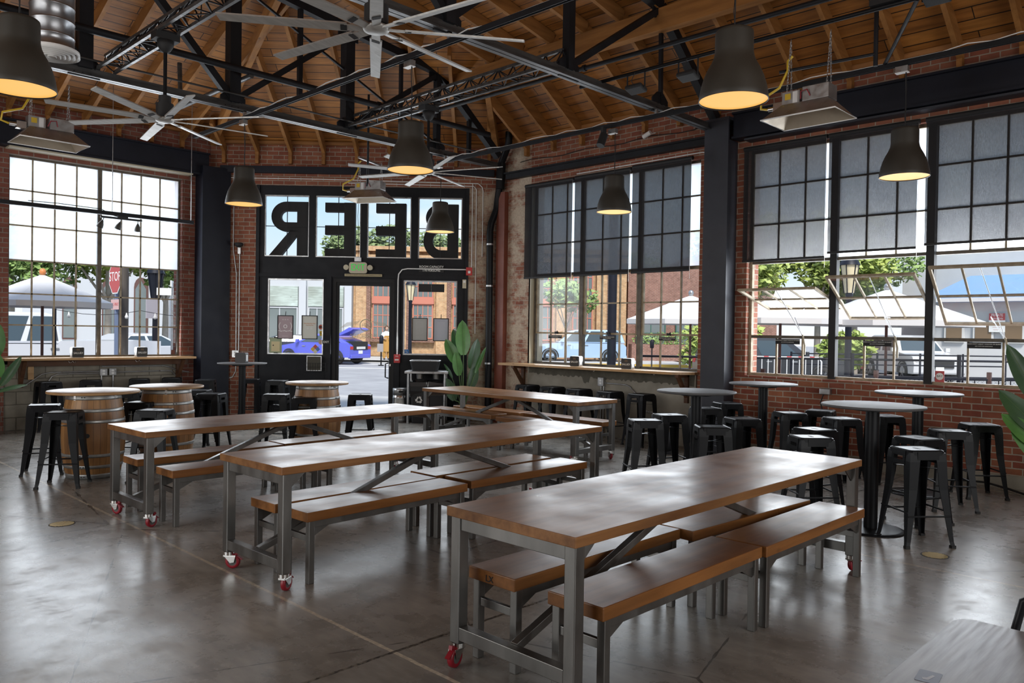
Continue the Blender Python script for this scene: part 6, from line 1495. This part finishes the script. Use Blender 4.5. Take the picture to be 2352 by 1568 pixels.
tag(obj('patio_counter', MB().box(3.3, 5.6, 14.42, 14.85, 1.02, 1.07).box(3.4, 3.46, 14.75, 14.82, -.02, 1.02).box(5.4, 5.46, 14.75, 14.82, -.02, 1.02), M['ply']), 'pale wooden counter right outside the left window', 'counter')

# ------------------------------------------------------------------ person on the far pavement
def person(x, y, rz):
    t = thing('person', 'person in a white top and mustard apron standing by the parking meter outside', 'person', (x, y, .10), rz)
    J = [(0, 0, .95), (0, 0, 1.18), (0, -.01, 1.38), (0, 0, 1.47), (0, -.02, 1.60), (0, -.02, 1.70),
         (.17, 0, 1.38), (.24, -.04, 1.14), (.12, -.22, 1.12), (.06, -.28, 1.16), (-.17, 0, 1.38), (-.24, -.04, 1.14), (-.12, -.22, 1.08), (-.05, -.27, 1.12),
         (.10, 0, .90), (.11, -.02, .50), (.11, .02, .09), (.11, -.12, .04), (-.10, 0, .90), (-.11, -.02, .50), (-.11, .03, .09), (-.11, -.11, .04)]
    E_ = [(0, 1), (1, 2), (2, 3), (3, 4), (4, 5), (2, 6), (6, 7), (7, 8), (8, 9), (2, 10), (10, 11), (11, 12), (12, 13), (0, 14), (14, 15), (15, 16), (16, 17), (0, 18), (18, 19), (19, 20), (20, 21)]
    Rr_ = [.14, .12, .14, .055, .095, .085, .065, .045, .035, .035, .065, .045, .035, .035, .10, .065, .045, .04, .10, .065, .045, .04]
    def skinned(name, J, E_, R__, m, par):
        me = bpy.data.meshes.new(name); me.from_pydata(J, E_, []); me.materials.append(m); o = bpy.data.objects.new(name, me); COL.objects.link(o); o.parent = par
        sk = o.modifiers.new('skin', 'SKIN')
        if not me.skin_vertices: me.attributes.new('skin', 'FLOAT', 'POINT')
        bpy.context.view_layer.objects.active = o
        if me.skin_vertices:
            for v, q in zip(me.skin_vertices[0].data, R__): v.radius = (q, q*.8); v.use_root = False
            me.skin_vertices[0].data[0].use_root = True
        sb = o.modifiers.new('sub', 'SUBSURF'); sb.levels = 1; sb.render_levels = 2; return o
    skin = mat('skin_tone', (.52, .33, .24), .6)
    skinned('body', J, E_, Rr_, skin, t)
    whitec = mat('white_cloth', (.72, .72, .72), .8); must = mat('mustard_cloth', (.45, .24, .06), .8)
    ring = lambda z, a, b_, oy=0: [(a*math.cos(2*PI*k/16), oy + b_*math.sin(2*PI*k/16), z) for k in range(16)]
    def loft(rs): return MB().add([v for q in rs for v in q], [(i*16+k, i*16+(k+1) % 16, (i+1)*16+(k+1) % 16, (i+1)*16+k) for i in range(len(rs)-1) for k in range(16)], True)
    obj('shirt', loft([ring(.93, .20, .15), ring(1.15, .175, .135), ring(1.33, .21, .14), ring(1.43, .14, .10), ring(1.48, .07, .07)]), whitec, t)
    for s in (1, -1): obj('sleeve', MB().tube([(s*.15, 0, 1.40), (s*.20, -.01, 1.30), (s*.25, -.04, 1.15), (s*.2, -.12, 1.13)], .078, 12, .06), whitec, t)
    obj('apron', loft([ring(.42, .20, .16), ring(.7, .21, .17), ring(.95, .21, .165), ring(1.12, .185, .15), ring(1.25, .15, .155, -.01)]), must, t)
    for s in (1, -1): obj('trouser_leg', MB().tube([(s*.10, 0, .9), (s*.11, -.01, .5), (s*.11, .02, .08)], .105, 12, .075), must, t)
    obj('hair', MB().ell((0, .02, 1.645), .115, .125, .125, 14, 10).ell((0, .09, 1.5), .09, .06, .15, 12, 8), mat('brown_hair', (.10, .04, .02), .6), t)
    obj('face', MB().ell((0, -.055, 1.61), .078, .075, .10, 14, 10).ell((0, -.135, 1.60), .014, .02, .022, 8, 6), skin, t)
    for s in (1, -1): obj('eye', MB().ell((s*.03, -.125, 1.625), .012, .008, .008, 8, 6), M['matte'], t); obj('shoe', MB().ell((s*.11, -.05, .04), .05, .12, .045, 12, 8), M['matte'], t)
    obj('mouth', MB().box(-.025, .025, -.128, -.122, 1.555, 1.562), mat('lip_tone', (.4, .15, .12), .6), t)
person(24.75, 33.33, math.radians(-25))
